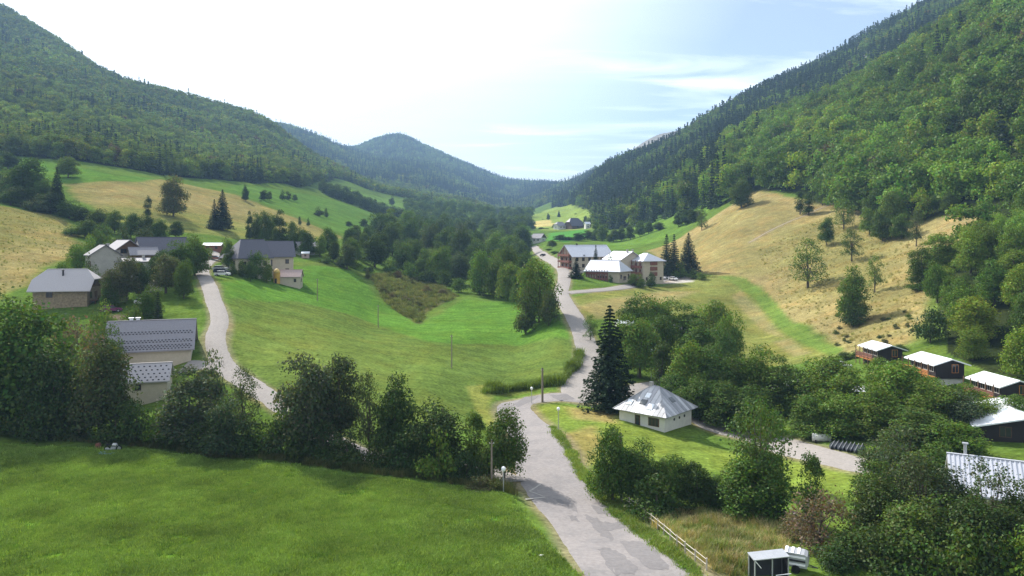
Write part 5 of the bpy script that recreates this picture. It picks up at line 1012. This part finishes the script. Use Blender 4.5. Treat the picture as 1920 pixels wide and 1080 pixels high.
pole(922, 914, 88, 'wooden pole at the meadow corner in front of the round hedge tree', .12); pole(1164, 938, 124, 'tall wooden pole in front of the shrub clump right of the road', .14); pole(1196, 706, 46, 'thin pole on the lawn behind the big spruce', .1)
def lamp(px, py, hpx, label, d=None, wide=False):
    x, y = hit(px, py) if d is None else at(px, d); h = hpx * y / F; t = thing('street_lamp', label, 'street lamp', (x, y, float(zat(x, y))), 0, 'white headed street lamps')
    MB().tube((0, 0, -.3), (0, 0, h), .06, .045, 8).build('post', METALG, t)
    if wide: MB().box(-.5, .5, -.22, .22, h, h + .22).build('lamp_head', LAMPW, t)
    else: MB().lathe([(.06, h - .05), (.20, h + .10), (.25, h + .30), (.20, h + .46), (.05, h + .54)], 12).build('lamp_head', LAMPW, t, True)
lamp(997, 757, 26, 'white street lamp on the outside of the road bend next to the stout pole'); lamp(1047, 806, 36, 'white street lamp on the lawn inside the road bend'); lamp(944, 922, 38, 'white street lamp at the meadow corner beside the wooden pole'); lamp(1890, 764, 20, 'white flat headed lamp before the right edge chalet', 108, True); lamp(1221, 690, 52, 'white street lamp in the shade of the camp grove', 150)
fp = [np.array(hit(*p)) for p in ((1166,940),(1200,966),(1230,990),(1262,1018),(1300,1050),(1345,1088))]; fc = catmull([(*p, 0) for p in fp], .5); L_ = np.concatenate([[0], np.cumsum(np.linalg.norm(np.diff(fc[:, :2], axis=0), axis=1))])
fx, fy = float(fc[0, 0]), float(fc[0, 1]); fz = float(zat(fx, fy)); FN = thing('roadside_fence', 'low weathered two rail fence along the right side of the main road', 'fence', (fx, fy, fz))
prev = None; FW = mat('weathered_rail', (.42, .38, .32), .9, .2, 4)
for s_ in np.arange(0, L_[-1], 2.0):
    x, y = np.interp(s_, L_, fc[:, 0]), np.interp(s_, L_, fc[:, 1]); z_ = float(zat(x, y)); p = Vector((x - fx, y - fy, z_ - fz)); lean = Vector((random.uniform(-.05, .05), random.uniform(-.05, .05), 0))
    MB().tube(p - Vector((0, 0, .4)), p + Vector((0, 0, 1.0)) + lean, .07, .06, 7).build('post', FW, FN)
    if prev is not None:
        for hz in (.5, .88): MB().tube(prev + Vector((0, 0, hz + random.uniform(-.04, .04))), p + Vector((0, 0, hz + random.uniform(-.04, .04))), .032, .032, 6).build('rail', FW, FN)
    prev = p
# ------------------------------------------------------------------ odds and ends
x, y = hit(1442, 1083); y = min(y, 57.5); x = (1442 - CX) / F * y; LS = thing('field_shelter', 'open metal field shelter with flat pale roof at the bottom edge', 'shelter', (x, y, float(zat(x, y))), math.radians(8))
MB().slab([(-1.5, -.55, 1.66), (1.4, -.55, 1.78), (1.4, .55, 1.92), (-1.5, .55, 1.8)], .06).build('roof', METALG, LS)
for u_, v in ((-1.4, -.5), (1.3, -.5), (-1.4, .5), (1.3, .5), (0, -.5)): MB().box(u_ - .04, u_ + .04, v - .04, v + .04, -.6, 1.62).build('post', METALG, LS)
MB().box(-1.36, 1.26, .42, .46, -.3, 1.6).build('back_panel', METALD, LS); MB().box(1.32, 1.36, -.45, .45, -.3, 1.6).build('side_panel', METALD, LS); MB().tube((-1.4, -.52, 1.6), (-.9, -.52, 1.0), .03).build('brace', LAMPW, LS); MB().tube((.2, -.75, .5), (1.4, -.75, .55), .03).tube((.2, -.75, -.4), (.2, -.75, .5), .03).build('front_rail', LAMPW, LS)
x2, y2 = at(1493, 57.5); TR = thing('farm_trailer', 'small silver livestock trailer with slatted top beside the field shelter', 'trailer', (x2, y2, float(zat(x2, y2))), math.radians(-25))
prism([(-.85, .45), (.8, .45), (.95, .9), (.85, 1.4), (.6, 1.5), (-.85, 1.5)], -.62, .62).build('body', METALG, TR)
for k in range(3): MB().box(-.88, .7, -.66, -.6, .62 + .28 * k, .76 + .28 * k).build('side_board', METALD if k == 1 else LAMPW, TR)
for u_ in (-.7, -.25, .2): MB().box(u_ - .1, u_ + .1, -.6, .6, 1.5, 1.55).build('slat', LAMPW, TR)
for v in (-.72, .72): MB().tube((0, v - .09, .32), (0, v + .09, .32), .32, .32, 14).build('wheel', TYRE, TR)
MB().tube((.8, -.2, .5), (1.6, 0, .42), .04).tube((.8, .2, .5), (1.6, 0, .42), .04).build('drawbar', METALD, TR)
# canoes and a tank by the camp lane
CAN = mat('dark_canoe_hull', (.03, .035, .045), .35, .2, 2); TANKM = mat('pale_tank', (.5, .5, .48), .5, .1)
x, y = hit(1540, 828); tk = thing('water_tank', 'pale cylindrical tank lying beside the camp lane', 'tank', (x, y, float(zat(x, y))), math.radians(-15)); MB().tube((-1.2, 0, .55), (1.2, 0, .55), .55, .55, 16).build('body', TANKM, tk, True); MB().box(-.9, -.7, -.5, .5, -.1, .3).build('cradle', METALD, tk); MB().box(.7, .9, -.5, .5, -.1, .3).build('cradle', METALD, tk)
cm_ = None
for k in range(8):
    x, y = hit(1562 + 7.5 * k, 836 + 1.2 * k - (k % 2)); t = thing('canoe', 'dark upturned canoe in the row lying beside the camp lane', 'canoe', (x, y, float(zat(x, y)) + .05), math.radians(58), 'upturned canoes by the camp lane')
    if cm_ is None:
        V, Fa = [], []; ns = 13
        for i in range(ns):
            s = i / (ns - 1) * 2 - 1; w_ = .42 * (1 - abs(s) ** 2.4) + .02
            for j in range(7): a = math.pi * j / 6; V.append((s * 2.0, w_ * math.cos(a), .34 * math.sin(a) ** .8 * (1 - .35 * abs(s) ** 2) + .02))
        for i in range(ns - 1):
            for j in range(6): Fa.append((i * 7 + j, i * 7 + j + 1, (i + 1) * 7 + j + 1, (i + 1) * 7 + j))
        hull = bpy.data.meshes.new('hull'); hull.from_pydata(V, [], Fa); hull.materials.append(CAN); keel = MB().box(-1.9, 1.9, -.03, .03, .33, .38).mesh('keel', METALG); cm_ = True
    obj('hull', hull, t); obj('keel', keel, t)
# motorbike and blue cloth in the hedge shade
x, y = hit(212, 846); MO = thing('motorbike', 'motorbike parked in the hedge shade at the edge of the front meadow', 'motorbike', (x, y, float(zat(x, y)) + .02), math.radians(8))
for u in (-.72, .72):
    V = MB(); R0 = .33
    for k in range(18):
        a, b = 2 * math.pi * k / 18, 2 * math.pi * (k + 1) / 18; V.tube((u + R0 * math.cos(a), 0, .33 + R0 * math.sin(a)), (u + R0 * math.cos(b), 0, .33 + R0 * math.sin(b)), .06, .06, 6, False)
    w_ = V.build('wheel', TYRE, MO); MB().tube((u, -.05, .33), (u, .05, .33), .2, .2, 12).build('rim', RIM, w_)
prism([(-.25, .25), (.3, .25), (.38, .55), (-.2, .6)], -.16, .16).build('engine', METALG, MO); prism([(-.1, .78), (.42, .72), (.38, .98), (.0, .98)], -.17, .17).build('fuel_tank', PAINT['white'], MO); prism([(-.85, .8), (-.05, .76), (-.1, .86), (-.8, .92)], -.14, .14).build('seat', TYRE, MO)
MB().tube((.72, 0, .33), (.42, 0, 1.0), .04).build('fork', METALG, MO); MB().tube((.36, -.38, 1.08), (.36, .38, 1.08), .02).build('handlebar', METALD, MO); MB().tube((-.1, -.2, .3), (-.85, -.22, .4), .06).build('exhaust', METALG, MO)
x, y = hit(200, 852); V, Fa = [], []
for i in range(9):
    for j in range(6): V.append(((i - 4) * .26 + random.uniform(-.06, .06), (j - 2.5) * .2 + random.uniform(-.06, .06), .1 + random.uniform(0, .16)))
for i in range(8):
    for j in range(5): Fa.append((i * 6 + j, (i + 1) * 6 + j, (i + 1) * 6 + j + 1, i * 6 + j + 1))
me = bpy.data.meshes.new('ground_cloth'); me.from_pydata(V, [], Fa); me.materials.append(mat('blue_cloth', (.16, .27, .42), .8, .2)); o = obj('ground_cloth', me, None, (x, y, float(zat(x, y)))); o.modifiers.new('thick', 'SOLIDIFY').thickness = .02; tag(o, 'crumpled pale blue cloth lying on grass before the motorbike', 'cloth')
x, y = hit(184, 840); bp_ = thing('rucksack', 'brown rucksack beside the motorbike in the hedge shade', 'rucksack', (x, y, float(zat(x, y)))); prism([(-.28, 0), (.28, 0), (.3, .4), (.2, .62), (-.2, .62), (-.3, .4)], -.2, .2).build('body', W_RED, bp_); MB().box(-.2, .2, -.3, -.2, .08, .34).build('pocket', W_WOOD, bp_)
x, y = hit(1015, 1045); o = MB().box(-.18, .18, -.12, .12, 0, .1).box(-.1, .16, -.1, .08, .1, .16).build('litter', LAMPW); o.location = (x, y, float(zat(x, y)) + .05); tag(o, 'scrap of white litter on the front meadow near the road', 'litter')

# ------------------------------------------------------------------ grasses
M_GRASS = leaf_mat('grass_blades', True)
def tuft(seed, n, h, spread, w):
    r = np.random.default_rng(seed); V, Fa, cc = [], [], []
    for k in range(n):
        a, l_ = r.uniform(0, 6.28), r.uniform(.15, .75); b = np.array([r.normal() * spread, r.normal() * spread, 0]); hh = h * r.uniform(.6, 1.15); lean = np.array([math.cos(a), math.sin(a), 0]) * hh * l_; s = np.array([-math.sin(a), math.cos(a), 0]) * w
        i = len(V); V += [b - s, b + s, b + lean * .4 + s * .7 + (0, 0, hh * .62), b + lean * .4 - s * .7 + (0, 0, hh * .62), b + lean + (0, 0, hh)]; Fa += [(i, i + 1, i + 2, i + 3), (i + 3, i + 2, i + 4, i + 4)]
        c = r.uniform(.75, 1.25); cc += [(c, c, c, 1)] * 5
    me = bpy.data.meshes.new('tuft'); me.from_pydata([tuple(v) for v in V], [], [f if f[2] != f[3] else f[:3] for f in Fa]); me.materials.append(M_GRASS)
    a_ = me.attributes.new('leaf', 'FLOAT_COLOR', 'POINT'); a_.data.foreach_set('color', np.array(cc, np.float32).ravel()); return me
COL_TUFT = coll('meadowtuft', [tuft(s, 26, .26, .20, .022) for s in range(4)]); COL_TALL = coll('talltuft', [tuft(20 + s, 30, .95, .22, .022) for s in range(3)])
def grass(name, label, pts_px, n, tints, colc, size, seed, poly=None, cl=.0):
    r = np.random.default_rng(seed); pl = poly_from(pts_px) if poly is None else poly; lo, hi = pl.min(0), pl.max(0)
    p = r.uniform(lo, hi, (n * 3, 2)); p = p[poly_sd(p, pl) > 0][:n]
    if cl: p = p[vnoise(p[:, 0] / 1.6, p[:, 1] / 1.6, seed) > cl * r.random(len(p)) * 1.6]
    m_ = len(p); t = r.random((m_, 1)); g = (fbm(p[:, 0] / 5, p[:, 1] / 5, seed, 3) * .9 + 1)[:, None]; a, b = np.array(tints[0]), np.array(tints[1])
    tint = (a * (1 - t) + b * t) * g * r.uniform(.8, 1.2, (m_, 1)); s = r.uniform(*size, m_) * (1 + fbm(p[:, 0] / 2.2, p[:, 1] / 2.2, seed + 3, 2) * 1.2)
    return mass(name, label, 'grass', np.stack([p[:, 0], p[:, 1], zat(p[:, 0], p[:, 1]) - .02], 1), np.stack([s * 1.15, s * 1.15, s], 1), np.stack([np.zeros(m_), np.zeros(m_), r.uniform(0, 6.28, m_)], 1), r.integers(0, len(colc.objects), m_), np.concatenate([tint, np.ones((m_, 1))], 1), colc)
fm = np.array([hit(*p) for p in [(-60,828),(300,848),(600,884),(800,908),(955,930),(985,980),(1085,1085)]] + [(4, 50), (-42, 50)])
grass('meadow_grass', 'short lush green grass of the front meadow', None, 90000, ((.095, .185, .026), (.21, .295, .06)), COL_TUFT, (.55, 1.35), 31, fm, .35)
grass('dry_grass', 'tall dry grass on the rough ground right of the fence', [(1190,950),(1420,965),(1490,1010),(1450,1075),(1350,1085),(1260,1010)], 2600, ((.44, .34, .18), (.12, .22, .035)), COL_TALL, (.45, 1.0), 32, None, .6)
grass('bank_grass', 'tall dark grass on the bank above the road bend', [(905,738),(960,733),(1050,722),(1082,690),(1090,668),(1086,663),(1060,712),(985,728),(920,728)], 2600, ((.075, .13, .022), (.14, .19, .035)), COL_TALL, (1.0, 2.0), 33)
grass('verge_grass', 'rough grass fringe along the foot of the hedge line', [(0,812),(300,842),(600,876),(800,900),(950,925),(975,935),(955,915),(800,885),(600,862),(300,828),(0,800)], 4200, ((.05, .085, .02), (.13, .125, .045)), COL_TALL, (.4, 1.0), 34)
grass('roadside_grass', 'grass fringe between the main road and the fence', [(1040,800),(1105,900),(1165,945),(1250,1020),(1320,1085),(1300,1085),(1220,1020),(1130,945),(1085,890),(1030,800)], 5200, ((.10, .20, .028), (.20, .23, .05)), COL_TUFT, (.7, 1.4), 35)
grass('scrub_grass', 'brown rough grass on the bank between the meadows', [(692,518),(740,512),(800,520),(845,548),(862,556),(800,585),(786,607),(745,585),(715,560)], 2400, ((.16, .16, .06), (.10, .14, .035)), COL_TALL, (.8, 1.6), 36, None, .4)
grass('slope_grass', 'dry tussock grass scattered over the right slope', [(1420,470),(1560,400),(1720,430),(1740,560),(1690,640),(1600,655),(1480,590)], 3600, ((.38, .31, .13), (.17, .20, .05)), COL_TALL, (.35, .8), 37, None, .8)
grass('slope_tufts', 'scattered grass tufts on the hay slope at the left edge', [(-60,420),(0,388),(90,402),(140,425),(150,470),(60,520),(0,555),(-60,560)], 1800, ((.22, .21, .07), (.13, .17, .04)), COL_TALL, (.25, .6), 38, None, .8)
# things that still share a label are told apart by their place
dup = {}
for o in C.objects:
    if o.parent is None and 'category' in o and 'group' in o: dup.setdefault(o['label'], []).append(o)
for lb, os_ in dup.items():
    if 1 < len(os_) <= len(ORD): by_place(os_, lb + ', %s')
# ------------------------------------------------------------------ haze
def haze_box(density):
    mb = MB(); mb.box(-9500, 9500, -100, 6560, float(Z.min()) - 40, float(Z.max()) + 60)
    m = bpy.data.materials.new('haze_air'); m.use_nodes = True; n, l = m.node_tree.nodes, m.node_tree.links; n.clear()
    o = n.new('ShaderNodeOutputMaterial'); v = n.new('ShaderNodeVolumePrincipled'); v.inputs['Color'].default_value = (0.40, 0.64, 1.0, 1); v.inputs['Density'].default_value = density; v.inputs['Anisotropy'].default_value = 0.0
    l.new(v.outputs[0], o.inputs['Volume']); ob = mb.build('haze', m); tag(ob, 'thin blue summer haze filling the valley', kind='stuff'); return ob
haze_box(1.35e-4)
